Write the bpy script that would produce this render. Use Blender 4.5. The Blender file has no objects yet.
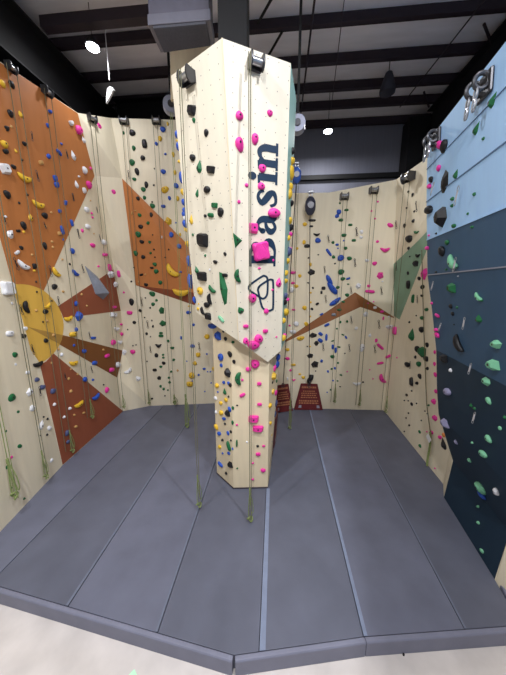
import bpy, bmesh, math, random
from mathutils import Vector, Matrix
from mathutils.bvhtree import BVHTree
random.seed(7)
V = Vector
scn = bpy.context.scene
COL = scn.collection

# ---------------------------------------------------------------- camera
F_PX, CX, CY = 260.0, 253.0, 337.5
PITCH, YAW = math.radians(11.0), math.radians(5.2)
CAM_H, MAT_Z = 4.5, 0.3
FW = V((-math.sin(YAW)*math.cos(PITCH), math.cos(YAW)*math.cos(PITCH), -math.sin(PITCH)))
RT = V((math.cos(YAW), math.sin(YAW), 0))
UP = RT.cross(FW)
EYE = V((0, 0, CAM_H))
cam_d = bpy.data.cameras.new('camera'); cam = bpy.data.objects.new('camera', cam_d); COL.objects.link(cam)
cam_d.sensor_fit = 'AUTO'; cam_d.sensor_width = 36; cam_d.lens = F_PX/675*36; cam_d.clip_start = .05
M = Matrix((RT, UP, -FW)).transposed().to_4x4(); M.translation = EYE
cam.matrix_world = M
scn.camera = cam

# ---------------------------------------------------------------- world, exposure
w = bpy.data.worlds.new('world'); scn.world = w; w.use_nodes = True
w.node_tree.nodes['Background'].inputs[0].default_value = (.86, .92, 1.0, 1)
w.node_tree.nodes['Background'].inputs[1].default_value = .26
scn.view_settings.view_transform = 'Standard'; scn.view_settings.look = 'None'
scn.view_settings.exposure = 0.0; scn.view_settings.gamma = 1.0; scn.view_settings.use_curve_mapping = False
LAMP_W = {'area': 360}

# ---------------------------------------------------------------- pixel helpers (turn a measured point into a place in the room)
def ray(x, y): return FW + RT*((x-CX)/F_PX) - UP*((y-CY)/F_PX)
def onz(x, y, z):
    d = ray(x, y); return EYE + d*((z-CAM_H)/d.z)
def FL(x, y): return onz(x, y, MAT_Z)
def onpl(x, y, p, n):
    d = ray(x, y); return EYE + d*((p-EYE).dot(n)/d.dot(n))
def onY(x, y, Y):
    d = ray(x, y); return EYE + d*(Y/d.y)
def vplane(a, b):
    d = b-a; return a, V((-d.y, d.x, 0)).normalized()
def proj(p):
    v = p-EYE; z = v.dot(FW); return CX+F_PX*v.dot(RT)/z, CY-F_PX*v.dot(UP)/z
def at(p, z): return V((p.x, p.y, z))

# ---------------------------------------------------------------- materials
def lin(c):
    return tuple(((v/255)/12.92 if v/255 <= .04045 else ((v/255+.055)/1.055)**2.4) for v in c)
MATS = {}
def mat(name, rgb, rough=.6, metal=0, noise=.06, nscale=6, stretch=(1,1,1), bump=0, holes=False, emit=0, spec=.4):
    if name in MATS: return MATS[name]
    m = bpy.data.materials.new(name); MATS[name] = m; m.use_nodes = True
    nt = m.node_tree; b = nt.nodes['Principled BSDF']; L = nt.links.new
    b.inputs['Roughness'].default_value = rough; b.inputs['Metallic'].default_value = metal
    b.inputs['Specular IOR Level'].default_value = spec
    c = lin(rgb)
    if emit:
        b.inputs['Emission Color'].default_value = (*c, 1); b.inputs['Emission Strength'].default_value = emit
    tc = nt.nodes.new('ShaderNodeTexCoord'); mp = nt.nodes.new('ShaderNodeMapping'); mp.inputs['Scale'].default_value = stretch
    L(tc.outputs['Object'], mp.inputs[0])
    n = nt.nodes.new('ShaderNodeTexNoise'); n.inputs['Scale'].default_value = nscale; n.inputs['Detail'].default_value = 5
    L(mp.outputs[0], n.inputs['Vector'])
    r = nt.nodes.new('ShaderNodeMapRange'); r.inputs[1].default_value = .3; r.inputs[2].default_value = .7
    r.inputs[3].default_value = 1-noise; r.inputs[4].default_value = 1+noise
    L(n.outputs[0], r.inputs[0])
    mx = nt.nodes.new('ShaderNodeVectorMath'); mx.operation = 'SCALE'; mx.inputs[0].default_value = c
    L(r.outputs[0], mx.inputs['Scale'])
    out = mx.outputs[0]
    if holes:   # grid of drilled insert holes, laid out in metres along each panel
        uv = nt.nodes.new('ShaderNodeUVMap'); uv.uv_map = 'UVMap'
        sc = nt.nodes.new('ShaderNodeVectorMath'); sc.operation = 'SCALE'; sc.inputs['Scale'].default_value = 1/.17
        fr = nt.nodes.new('ShaderNodeVectorMath'); fr.operation = 'FRACTION'
        sb = nt.nodes.new('ShaderNodeVectorMath'); sb.operation = 'SUBTRACT'; sb.inputs[1].default_value = (.5, .5, 0)
        ln = nt.nodes.new('ShaderNodeVectorMath'); ln.operation = 'LENGTH'
        L(uv.outputs[0], sc.inputs[0]); L(sc.outputs[0], fr.inputs[0]); L(fr.outputs[0], sb.inputs[0]); L(sb.outputs[0], ln.inputs[0])
        lt = nt.nodes.new('ShaderNodeMath'); lt.operation = 'LESS_THAN'; lt.inputs[1].default_value = .048
        L(ln.outputs['Value'], lt.inputs[0])
        mm = nt.nodes.new('ShaderNodeMix'); mm.data_type = 'RGBA'
        L(lt.outputs[0], mm.inputs['Factor']); L(out, mm.inputs['A']); mm.inputs['B'].default_value = (.33, .29, .25, 1)
        out = mm.outputs['Result']
    L(out, b.inputs['Base Color'])
    if bump:
        bp = nt.nodes.new('ShaderNodeBump'); bp.inputs['Strength'].default_value = bump; bp.inputs['Distance'].default_value = .02
        L(n.outputs[0], bp.inputs['Height']); L(bp.outputs[0], b.inputs['Normal'])
    return m
PLY = dict(rough=.62, noise=.035, nscale=3, stretch=(3, 3, .35))
cream = mat('cream plywood', (229, 219, 195), **PLY)
cream_p = mat('cream drilled plywood', (232, 224, 205), rough=.5, noise=.03, nscale=3, stretch=(3, 3, .35), holes=True)
cream_s = mat('bare plywood', (228, 212, 180), rough=.55, noise=.04, nscale=4, stretch=(3, 3, .3))
orange = mat('orange paint', (180, 112, 58), **PLY)
red = mat('rust red paint', (150, 82, 56), **PLY)
brown = mat('brown paint', (128, 78, 34), **PLY)
ridge_brown = mat('ridge brown paint', (136, 84, 44), **PLY)
yellow_w = mat('sun yellow paint', (222, 178, 78), **PLY)
ochre = mat('ochre paint', (176, 136, 66), **PLY)
sage = mat('sage paint', (132, 164, 140), **PLY)
teal = mat('pale teal paint', (150, 190, 184), **PLY)
sky_b = mat('pale blue paint', (172, 212, 255), **PLY)
slate_b = mat('slate blue paint', (56, 86, 116), **PLY)
navy_b = mat('navy paint', (22, 46, 66), **PLY)
letter_m = mat('lettering blue', (24, 50, 76), rough=.5, noise=.03)
mat_g = mat('mat vinyl', (101, 104, 121), rough=.55, noise=.1, nscale=2.2, spec=.35, bump=.05)
mat_g2 = mat('mat vinyl darker', (92, 95, 110), rough=.55, noise=.11, nscale=1.9, spec=.35, bump=.05)
flap_m = mat('mat flap', (102, 108, 126), rough=.5, noise=.08, nscale=8)
flap_p = mat('mat flap pale', (122, 132, 156), rough=.5, noise=.08, nscale=8)
bolster_m = mat('bolster vinyl', (118, 120, 138), rough=.5, noise=.06, nscale=5)
concrete = mat('concrete', (204, 197, 193), rough=.55, noise=.11, nscale=2.6, bump=.03)
steel_d = mat('dark primer steel', (46, 36, 44), rough=.6, noise=.1)
black_m = mat('black steel', (11, 11, 15), rough=.65, noise=.1)
dark_w = mat('dark wall sheet', (20, 21, 34), rough=.7, noise=.15, nscale=2)
roof_m = mat('roof insulation', (238, 235, 240), rough=.7, noise=.08, nscale=1.2, stretch=(.6, 3, 1), bump=.25)
metal_w = mat('metal wall sheet', (118, 120, 134), rough=.6, noise=.05, nscale=3, stretch=(5, 1, .2))
galv = mat('galvanised sheet', (150, 154, 172), rough=.45, metal=.3, noise=.08, nscale=4)
grille_m = mat('grille', (84, 86, 98), rough=.6, noise=.1, nscale=30)
iron = mat('dark iron', (82, 82, 86), rough=.35, metal=.8, noise=.1)
chrome = mat('bright steel', (176, 178, 184), rough=.3, metal=.85, noise=.05)
rope_m = mat('rope', (104, 102, 80), rough=.9, noise=.2, nscale=60)
rope_g = mat('green rope', (128, 142, 88), rough=.9, noise=.25, nscale=60)
web_m = mat('black webbing', (38, 34, 38), rough=.8)
sign_m = mat('maroon vinyl', (100, 34, 38), rough=.5, noise=.06)
sign_t = mat('sign print', (176, 116, 84), rough=.6)
white_m = mat('white plastic', (232, 232, 236), rough=.45, noise=.03)
sling_m = mat('pale sling', (186, 182, 186), rough=.8)
joint_m = mat('joint line blue', (92, 120, 158), rough=.7)  # slate blue of the thin joint lines between wall panels
tagm = mat('grey patch', (150, 150, 166), rough=.6)
lens_m = mat('lit lamp lens', (245, 248, 255), emit=38)
HC = {'k': ('black', (22, 22, 26)), 'w': ('white', (226, 228, 234)), 'g': ('grey', (140, 146, 160)), 'G': ('green', (24, 100, 58)),
      'y': ('yellow', (226, 184, 52)), 'b': ('blue', (40, 84, 186)), 'p': ('pink', (232, 56, 160)), 'n': ('tan', (192, 150, 92)),
      'i': ('slate blue', (76, 84, 124)), 'm': ('mint green', (122, 190, 152)), 'l': ('lilac grey', (140, 138, 170)), 'o': ('orange', (222, 140, 70))}
HM = {k: mat(v[0]+' hold resin', v[1], rough=.5, noise=.08, nscale=18) for k, v in HC.items()}
bolt_m = mat('bolt', (60, 44, 60), rough=.4, metal=.5)

# ---------------------------------------------------------------- object helpers
def link(name, me, parent=None):
    o = bpy.data.objects.new(name, me); COL.objects.link(o)
    if parent: o.parent = parent
    return o
def tag(o, label, cat=None, group=None, kind=None):
    if label: o['label'] = label
    if cat: o['category'] = cat
    if group: o['group'] = group
    if kind: o['kind'] = kind
    return o
def thing(name, label, cat, loc, group=None):
    o = bpy.data.objects.new(name, None); COL.objects.link(o); o.location = loc; o.empty_display_size = .1
    bpy.context.view_layer.update()
    return tag(o, label, cat, group)
def mesh_of(name, verts, faces, mats, fm=None, smooth=False, uv=False):
    me = bpy.data.meshes.new(name); me.from_pydata([tuple(v) for v in verts], [], faces)
    for m in (mats if isinstance(mats, (list, tuple)) else [mats]): me.materials.append(m)
    if fm:
        for p, i in zip(me.polygons, fm): p.material_index = i
    if smooth:
        for p in me.polygons: p.use_smooth = True
    if uv:
        l = me.uv_layers.new(name='UVMap')
        for p in me.polygons:
            n = p.normal; a = V((0, 0, 1)).cross(n)
            a = a.normalized() if a.length > .05 else V((1, 0, 0)); b = n.cross(a)
            for li in p.loop_indices:
                c = me.vertices[me.loops[li].vertex_index].co; l.data[li].uv = (c.dot(a), c.dot(b))
    me.update(); return me
def rel(parent, verts): return [V(v)-parent.location for v in verts] if parent else verts
def part(name, verts, faces, m, parent=None, fm=None, smooth=False, uv=False, bevel=0, label=None):
    o = link(name, mesh_of(name, rel(parent, verts), faces, m, fm, smooth, uv), parent)
    if bevel:
        b = o.modifiers.new('bevel', 'BEVEL'); b.width = bevel; b.segments = 2; b.limit_method = 'ANGLE'
    if label: o['label'] = label
    return o
class MB:
    def __init__(s): s.v = []; s.f = []
    def add(s, v, f):
        k = len(s.v); s.v += [V(q) for q in v]; s.f += [[i+k for i in q] for q in f]; return s
    def box(s, c, sx, sy, sz, ax=None):
        X, Y, Z = ax or (V((1,0,0)), V((0,1,0)), V((0,0,1))); c = V(c)
        v = [c+X*(a*sx/2)+Y*(b*sy/2)+Z*(d*sz/2) for a in (-1,1) for b in (-1,1) for d in (-1,1)]
        return s.add(v, [(0,1,3,2),(4,6,7,5),(0,4,5,1),(2,3,7,6),(0,2,6,4),(1,5,7,3)])
    def tube(s, pts, r, n=8, closed=False):
        pts = [V(p) for p in pts]; k = len(s.v); m = len(pts); prev = None
        for i, p in enumerate(pts):
            if closed: t = pts[(i+1) % m]-pts[i-1]
            else: t = pts[min(i+1, m-1)]-pts[max(i-1, 0)]
            t.normalize()
            if prev is None:
                a = t.orthogonal().normalized()
            else:
                a = prev-t*prev.dot(t)
                a = a.normalized() if a.length > 1e-6 else t.orthogonal().normalized()
            prev = a; b = t.cross(a); rr = r[i] if isinstance(r, (list, tuple)) else r
            for j in range(n):
                q = 2*math.pi*j/n; s.v.append(p+a*(rr*math.cos(q))+b*(rr*math.sin(q)))
        for i in range(m if closed else m-1):
            i2 = (i+1) % m
            for j in range(n):
                j2 = (j+1) % n; s.f.append([k+i*n+j, k+i*n+j2, k+i2*n+j2, k+i2*n+j])
        if not closed:
            s.f.append([k+j for j in range(n)][::-1]); s.f.append([k+(m-1)*n+j for j in range(n)])
        return s
    def prism(s, poly, h):      # closed prism over a planar polygon, pushed along vector h
        n = len(poly); a = [V(p) for p in poly]
        return s.add(a+[p+h for p in a], [list(range(n))[::-1], list(range(n, 2*n))]+[[i, (i+1) % n, n+(i+1) % n, n+i] for i in range(n)])
    def put(s, name, m, parent=None, smooth=False, bevel=0, label=None):
        o = part(name, s.v, s.f, m, parent, None, smooth, False, bevel, label)
        bm = bmesh.new(); bm.from_mesh(o.data); bmesh.ops.recalc_face_normals(bm, faces=bm.faces); bm.to_mesh(o.data); bm.free()
        if smooth: o.data.set_sharp_from_angle(angle=math.radians(40))
        return o
def clip_half(poly, p, n):
    out = []
    for i, a in enumerate(poly):
        b = poly[(i+1) % len(poly)]; da = (a-p).dot(n); db = (b-p).dot(n)
        if da >= 0: out.append(a)
        if (da > 0 and db < 0) or (da < 0 and db > 0): out.append(a+(b-a)*(da/(da-db)))
    return out

# ---------------------------------------------------------------- building shell
TARGET = {'W': ([], []), 'P': ([], []), 'R': ([], [])}
def tgt(code, verts, faces):
    tv, tf = TARGET[code]; k = len(tv)
    tv += [V(v) for v in verts]; tf += [[i+k for i in f] for f in faces]
def facing(verts, faces):
    out = []
    for f in faces:
        a, b, c = [V(verts[i]) for i in f[:3]]
        n = (b-a).cross(c-a)
        if len(f) > 3:
            n = V((0,0,0))
            for i in range(len(f)):
                p, q = V(verts[f[i]]), V(verts[f[(i+1) % len(f)]]); n += p.cross(q)
        out.append(list(f) if n.dot(EYE-a) > 0 else list(f)[::-1])
    return out
def wall(name, verts, faces, m, label, cat='wall', thick=.08, aim=True, fm=None, kind='structure', parent=None):
    faces = facing(verts, faces)
    o = part(name, verts, faces, m, parent, fm)
    if thick:
        s = o.modifiers.new('solid', 'SOLIDIFY'); s.thickness = thick; s.offset = -1
    if parent is None: tag(o, label, cat, None, kind)
    if aim: tgt('W', verts, faces)
    return o
def slab(name, x0, x1, y0, y1, z0, z1, m, label, cat, kind='structure'):
    o = MB().box(((x0+x1)/2, (y0+y1)/2, (z0+z1)/2), x1-x0, y1-y0, z1-z0).put(name, m); return tag(o, label, cat, None, kind)
ROOF = 10.5
slab('floor', -8, 8, -5, 12.2, -.2, .08, concrete, 'pale scuffed concrete floor in front of the mats', 'floor')
slab('ceiling', -8, 8, -5, 12.2, ROOF+.3, ROOF+.4, roof_m, 'pale insulated metal roof between dark purlins', 'ceiling')
slab('wall_back', -8, 8, 11.7, 11.85, 0, ROOF+.3, metal_w, 'grey metal sheet wall behind the climbing walls', 'wall')
slab('wall_outer_left', -6.6, -6.5, -5, 11.7, 0, ROOF+.3, dark_w, 'dark building wall above the orange climbing wall', 'wall')
slab('wall_outer_right', 5.6, 5.7, -5, 11.7, 0, ROOF+.3, dark_w, 'dark building wall behind the blue climbing wall', 'wall')

g0 = onz(134, 673.5, .08)
tag(MB().box(g0+V((0, -.02, .002)), .09, .07, .004, (V((.8, -.6, 0)), V((.6, .8, 0)), V((0, 0, 1)))).put('tape_scrap', mat('pale green tape', (186, 232, 200))), 'scrap of pale green tape on the concrete at the bottom edge', 'tape')
g0 = onz(403.5, 655, .08)
tag(MB().tube([g0, g0+V((0, 0, .02))], .012, 10).put('floor_bolt', black_m), 'small dark bolt stub on the concrete before the right mats', 'bolt')

# ---- left wall
l1, l2 = FL(62.5, 465), FL(123, 411)
LP = vplane(l1, l2)
def onL(x, y): return onpl(x, y, *LP)
LA_px = [(78, 113), (94.8, 176), (112, 259), (121, 311), (123, 350), (117.7, 378), (123, 411)]
Acr = [onL(*p) for p in LA_px]
bt = onL(0, 238); bdir = (bt-l1)/(bt.z-l1.z)
b_top = l1+bdir*(8.5-l1.z); b_bot = l1-bdir*l1.z
lt = onL(0, 62)
verts = [b_bot, b_top]+[at(lt, 8.5)]+Acr+[at(Acr[-1], 0)]
wall('wall_left', verts, [list(range(len(verts)))], cream, 'left climbing wall painted with orange and red sunburst rays')
near_b, near_t = V((-4.45, 1.7, 0)), V((-4.4, 1.7, 8.5))
wall('wall_left_front', [b_bot, b_top, near_t, near_b], [[0, 1, 2, 3]], cream, 'cream climbing panel at the left edge below the sun')
def arc_px(pts, n=8):
    out = []
    for i in range(len(pts)-1):
        p0 = pts[max(i-1, 0)]; p1 = pts[i]; p2 = pts[i+1]; p3 = pts[min(i+2, len(pts)-1)]
        for k in range(n):
            t = k/n
            out.append(tuple(.5*((2*p1[j])+(-p0[j]+p2[j])*t+(2*p0[j]-5*p1[j]+4*p2[j]-p3[j])*t*t+(-p0[j]+3*p1[j]-3*p2[j]+p3[j])*t**3) for j in range(len(p1))))
    return out+[tuple(pts[-1])]
sun_arc = arc_px([(11.9, 284.5), (22, 284.2), (33, 286.2), (43.5, 290.8), (53, 299.5), (59.5, 309.5), (63, 321), (63.2, 330), (61, 341), (56, 350), (50, 356.5), (44, 361), (39.5, 362.5)])
def xb(y): return (y-238)*62.5/227.
PAINT = {   # painted fields on the left wall, as measured outlines
 'ORG': [(xb(286), 286), (0, 238), (-22, 160), (-40, 60), (0, 62.6), (40, 88), (77.6, 113.5), (94.3, 176), (43.5, 290.8), (33, 286.2), (22, 284.2)],
 'SUN': [p for p in sun_arc]+[(xb(350), 350), (xb(320), 320)],
 'RED1': [(57.5, 306.5), (113, 269.8), (120.5, 310.8), (63.2, 318), (61.5, 313)],
 'BRN': [(62.4, 335), (122.4, 350.5), (117.2, 377.6), (59.5, 344.5)],
 'RED2': [(40, 364.5), (46, 361.5), (53.5, 353.5), (121.5, 410), (123, 411), (62.6, 464.6)],
 'OCH': [(27.7, 327), (62.6, 335.2), (59.6, 344.4)],
}
def paint(name, pts, m, label, off=.004, on=onL, n=None, parent=None):
    n = n or LP[1]; n = n if n.dot(EYE-on(*pts[0])) > 0 else -n
    vs = [on(*p) for p in pts]
    if name == 'painted_disc' or True:
        o = MB().prism([v+n*.0005 for v in vs], n*off).put(name, m, parent)
    o['kind'] = 'structure'
    o['label'] = label
    return o
wl = bpy.data.objects['wall_left']
paint('painted_field', PAINT['ORG'], orange, 'orange painted field', parent=wl)
paint('painted_sun', PAINT['SUN'], yellow_w, 'yellow painted half sun', .005, parent=wl)
paint('painted_ray', PAINT['RED1'], red, 'upper rust red painted ray', parent=wl)
paint('painted_ray', PAINT['BRN'], brown, 'dark brown painted ray', parent=wl)
paint('painted_ray', PAINT['RED2'], red, 'wide lower rust red painted ray', parent=wl)
paint('painted_ray', PAINT['OCH'], ochre, 'ochre ray tip crossing the sun', .008, parent=wl)

# ---- corner panel and back wall
bA, bB = FL(149.5, 405.7), FL(216, 403)
BP = vplane(bA, bB)
def onB(x, y): return onpl(x, y, *BP)
Bcr = [onB(*p) for p in [(111, 118), (122, 178), (136, 285), (141, 310), (149.5, 405.7)]]
vs = Acr+Bcr+[at(Acr[-1], 0), at(Bcr[-1], 0)]
wall('wall_corner', vs, [[0,1,8,7],[1,2,9,8],[2,3,10,9],[3,4,10],[4,5,11],[4,11,10],[5,6,11],[6,12,13,11]], cream, 'narrow cream corner panel between left wall and back wall')
bdirn = (bB-bA).normalized()
jb = bA+bdirn*((-1.2-bA.x)/bdirn.x)
vs = Bcr+[at(Bcr[-1], 0), at(jb, 0), at(jb, 9.45)]
wall('wall_back_climbing_left', vs, [list(range(8))], cream, 'cream back climbing wall left of the pillar with an orange wedge')
# orange wedge volume standing proud of the back wall
nB = BP[1] if BP[1].dot(EYE-bA) > 0 else -BP[1]
w0, w1, w2, w3 = [onB(*p) for p in [(122.2, 178.5), (206, 263), (206, 309), (136, 285.3)]]
wtop = onB(208, 294)+nB*.28
wback = [p-nB*.05 for p in (w0, w1, w2, w3)]
wedge_v = [w0+nB*.01, w1+nB*.1, wtop, w3+nB*.01, w2, w0-nB*.04, w1-nB*.04, w3-nB*.04]
wf = facing(wedge_v, [[0, 1, 2], [0, 2, 3], [3, 2, 4]])
o = part('wall_wedge', wedge_v, wf+[[1, 4, 2]], [orange, red], None, [0, 0, 1, 1]); tag(o, 'orange wedge standing proud of the back wall left of the pillar', 'wall wedge', None, 'structure')  # underside faces take rust red: their shade is painted into the colour
tgt('W', wedge_v, wf)
rA, rB = FL(275, 407.5), FL(383, 410)
RP = vplane(rA, rB)
def onR(x, y): return onpl(x, y, *RP)
Rcr = [onR(*p) for p in [(397, 179), (394, 264), (394, 320), (384, 410)]]
jr = rA+(rB-rA).normalized()*((-1.2-rA.x)/(rB-rA).normalized().x)
vs = [jr, at(jr, 7.29), onR(297, 193), onR(329, 192.6), onR(360, 186.6), onR(394, 180)]+Rcr+[at(Rcr[-1], 0), at(jr, 0)]
vs = [at(jr, 0), at(jr, 7.29)]+vs[2:-1]+[at(jb, 0), at(jb, 7.29)]
wall('wall_back_climbing_right', vs, [list(range(len(vs)-2)), [0, 1, len(vs)-1, len(vs)-2]], cream, 'cream back climbing wall right of the pillar with a brown ridge')
rc1, rc2 = FL(387, 414), FL(443.4, 484)
CP = vplane(rc1, rc2)
def onC(x, y): return onpl(x, y, *CP)
e_b, e_t = V((3.67, 5.0, 0)), V((3.72, 5.0, 7.75))
tmid = onC(424, 160)
vs = Rcr+[at(Rcr[-1], 0), V((rc2.x, rc2.y, 0)), e_b, e_t, tmid]
wall('wall_right_climbing', vs, [[0, 1, 8], [1, 7, 8], [1, 2, 7], [2, 3, 7], [3, 4, 5, 7], [5, 6, 7]], cream, 'cream right climbing wall with a sage green triangle beside the blue wall')
# sage triangle on the right wall, painted flush on its facets
tri_px = [(393.9, 264), (418.5, 240.5), (427.5, 231), (427.5, 248), (399.5, 319.5), (394.2, 316)]
def on_bvh(code):
    bv = BVHTree.FromPolygons(TARGET[code][0], TARGET[code][1])
    return bv
bvW = on_bvh('W')
def hitW(x, y):
    h = bvW.ray_cast(EYE, ray(x, y).normalized()); return h[0], h[1]
cen = (409, 272)
grid = []
fan_v = []; fan_f = []
for i in range(len(tri_px)):
    a, b = tri_px[i], tri_px[(i+1) % len(tri_px)]
    N = 6
    for u in range(N):
        for v in range(N-u):
            def q(s, t): return (cen[0]+(a[0]-cen[0])*s/N+(b[0]-cen[0])*t/N, cen[1]+(a[1]-cen[1])*s/N+(b[1]-cen[1])*t/N)
            for tri in ([q(u, v), q(u+1, v), q(u, v+1)],)+(([q(u+1, v), q(u+1, v+1), q(u, v+1)],) if u+v < N-1 else ()):
                k = len(fan_v)
                for p in tri:
                    h, n = hitW(*p); fan_v.append(h+V((-.006, -.003, 0)))
                fan_f.append([k, k+1, k+2])
o = part('painted_triangle', fan_v, facing(fan_v, fan_f), sage, bpy.data.objects['wall_right_climbing']); o['kind'] = 'structure'; o['label'] = 'sage green painted triangle'
s_ = o.modifiers.new('solid', 'SOLIDIFY'); s_.thickness = .004; s_.offset = -1
# brown ridge: a shallow pyramid volume on the back right wall
nR = RP[1] if RP[1].dot(EYE-rA) > 0 else -RP[1]
ra, rb_, rc_ = onR(276, 346.5), onR(355, 292), onR(398.5, 319.5)
apex = onpl(360.5, 307, rA+nR*.3, nR)
apex = onpl(360.3, 307, rA+nR*.11, nR)
fa, fb = onR(346, 409), onR(376, 409.6)
rv = [ra, rb_-nR*.004, rc_-nR*.004, apex, fa-nR*.02, fb-nR*.03]; rf = facing(rv, [[0, 1, 3], [1, 2, 3], [0, 3, 4], [3, 5, 4], [3, 2, 5]])
o = part('wall_ridge', [v+nR*.0015 for v in rv], rf, [ridge_brown, cream], None, [0, 0, 1, 1, 1]); tag(o, 'brown peaked ridge across the back wall right of the pillar', 'wall ridge', None, 'structure')
tgt('W', rv, rf)

# ---- blue overhanging wall
K, K2 = FL(444, 497), FL(494.8, 579)
dB = (K2-K).normalized(); LB = (K2-K).length
prof_px = [(453, 461), (438.6, 414), (437, 390), (436.3, 350), (432, 310), (427.5, 275), (427, 240), (426.5, 202), (427, 169.4), (428, 141)]
prof = [at(K, 0), K]+[onpl(x, y, K, dB) for x, y in prof_px]
band = [2, 2, 2, 2, 2, 1, 1, 1, 0, 0, 0]      # material of each strip between successive profile points
def Lz(z): return LB+max(0, z-1.2)*.42
nv = len(prof)
vs = prof+[p+dB*Lz(p.z) for p in prof]
back = [V((3.78, K.y+.02, 0)), V((3.78, K.y+.02, prof[-1].z))]
vs += back+[V((4.3, K2.y-.6, 0)), V((4.3, K2.y-2.2, prof[-1].z))]
bf = [[i, i+1, nv+i+1, nv+i] for i in range(nv-1)]
fm = [band[i] for i in range(nv-1)]
ff = facing(vs, bf)
o = part('wall_right_blue', vs, ff+[list(range(nv))[::-1]+[2*nv, 2*nv+1], [nv-1, 2*nv-1, 2*nv+3, 2*nv+1], list(range(nv, 2*nv))+[2*nv+3, 2*nv+2]], [sky_b, slate_b, navy_b, cream], None, fm+[3, 0, 3])
tag(o, 'overhanging blue climbing wall in pale, slate and navy bands', 'wall', None, 'structure')
tgt('W', vs, ff)
blue = o
def seam(i_px, m, wd, label):
    p = onpl(i_px[0], i_px[1], K, dB)
    # normal of the strip the seam lies on
    j = max(k for k in range(nv-1) if prof[k].z <= p.z)
    n = (prof[j+1]-prof[j]).cross(dB).normalized(); n = n if n.x < 0 else -n
    t = n.cross(dB).normalized()
    a = p+n*.004; b = p+dB*(Lz(p.z)-.02)+n*.004
    MB().box((a+b)/2, (b-a).length, wd, .012, (dB, t, n)).put('panel_seam', m, blue, label=label)
seam((427.5, 275), galv, .016, 'thin grey seam strip')
seam((426.5, 202), joint_m, .012, 'dark joint line')
seam((427, 169.4), joint_m, .008, 'fine joint line')
seam((427, 240), sky_b, .014, 'pale band edge')
vs = [V((rc2.x-.005, rc2.y, 0)), V((K.x-.002, K.y+.012, 0)), prof[2]+V((-.002, .012, 0)), V((3.66, 5.24, prof[2].z+.05)), V((rc2.x-.005, rc2.y, .3))]
wall('wall_return', vs, [[0, 1, 2, 3, 4]], cream, 'short cream return panel at the foot of the blue wall', thick=.02)
c1 = FL(506, 590); cd = (c1-K2).normalized()
vs = [at(K2, 0)+cd*.01, at(K2, 0)+cd*1.2, at(K2, 2.2)+cd*1.2, at(K2, 2.2)+cd*.35, at(K2, 1.2)+cd*.05]
wall('wall_front_right', vs, [[0, 1, 2, 3, 4]], cream, 'cream wall end just past the foot of the blue wall', thick=.05, aim=False)

# ---- roof steel
pur_px = [((244, 28), (500, 20)), ((290, 63), (480, 60)), ((301, 91), (455, 87)), ((300, 109), (440, 106)), ((300, 127), (420, 125))]
pys = []
for a, b in pur_px:
    pys.append((onz(*a, ROOF).y+onz(*b, ROOF).y)/2)
names = ['nearest', 'second nearest', 'third nearest', 'fourth nearest', 'farthest']
for y, nm in zip(pys, names):
    m = MB().box((-.45, y, ROOF+.14), 12.0, .03, .28).box((-.45, y-.05, ROOF+.01), 12.0, .12, .02).box((-.45, y+.05, ROOF+.27), 12.0, .12, .02)
    tag(m.put('roof_purlin', steel_d), 'dark steel roof purlin, %s of the five spanning above the pillar' % nm, 'purlin', 'roof purlins')
def beam(name, c, sx, sy, sz, m, label, cat='beam', ibeam=None):
    q = MB()
    if ibeam == 'y':
        q.box(c, .03, sy, sz).box((c[0], c[1], c[2]-sz/2), sx, sy, .03).box((c[0], c[1], c[2]+sz/2), sx, sy, .03)
    elif ibeam == 'x':
        q.box(c, sx, .03, sz).box((c[0], c[1], c[2]-sz/2), sx, sy, .03).box((c[0], c[1], c[2]+sz/2), sx, sy, .03)
    else: q.box(c, sx, sy, sz)
    return tag(q.put(name, m), label, cat)
beam('steel_rafter', (5.25, 5.8, 9.75), .4, 10, 1.4, black_m, 'deep black steel rafter running above the blue wall', ibeam='y')
beam('steel_rafter', (-5.75, 5.0, 9.75), .45, 13, 1.1, black_m, 'deep black steel rafter running above the orange wall', ibeam='y')
beam('steel_column', (4.95, 11.25, 5.2), .7, .6, 10.4, black_m, 'black steel column in the back right corner behind the walls', 'column')
beam('dark_beam', (-3.3, 9.55, 10.05), 4.3, .4, .9, black_m, 'black beam standing in for shade above the back left climbing wall', ibeam='x')  # added black beam stands in for the shadow on the upper back wall
beam('dark_beam', (-4.0, 6.76, 10.4), 2.9, .2, .22, steel_d, 'deep dark girder crossing the roof left of the vent unit')
beam('wall_girt', (1.5, 11.6, 8.78), 6.5, .15, .16, black_m, 'dark girt across the grey metal sheet wall', 'girt')
def rod(p, q, r, label, m=steel_d):
    tag(MB().tube([p, q], r, 8).put('brace_rod', m, smooth=True), label, 'brace rod', 'roof brace rods')
zr = ROOF-.04
rod(onz(315.5, -8, zr), onz(301, 112, zr), .025, 'thick dark rod running under the purlins right of the pillar')
rod(onz(345, -6, zr), onz(331, 110, zr), .01, 'thin wire running under the purlins above the white lamp')
rod(onz(272, -2, zr), onz(258, 23, zr), .03, 'short diagonal brace beside the post, nearer one', black_m)
rod(onz(282, 32, zr), onz(266, 60, zr), .03, 'short diagonal brace behind the pillar top, farther one', black_m)
rod(onz(487, -3, zr), onz(400, 107, zr), .016, 'long diagonal rod crossing the roof toward the blue wall')
rod(onz(484, 24, zr), onz(494, 50, zr), .03, 'short brace between purlins, nearest the blue wall')
rod(onz(424, 92, zr), onz(429, 107, zr), .03, 'short brace between the far purlins by the right rafter')

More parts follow.
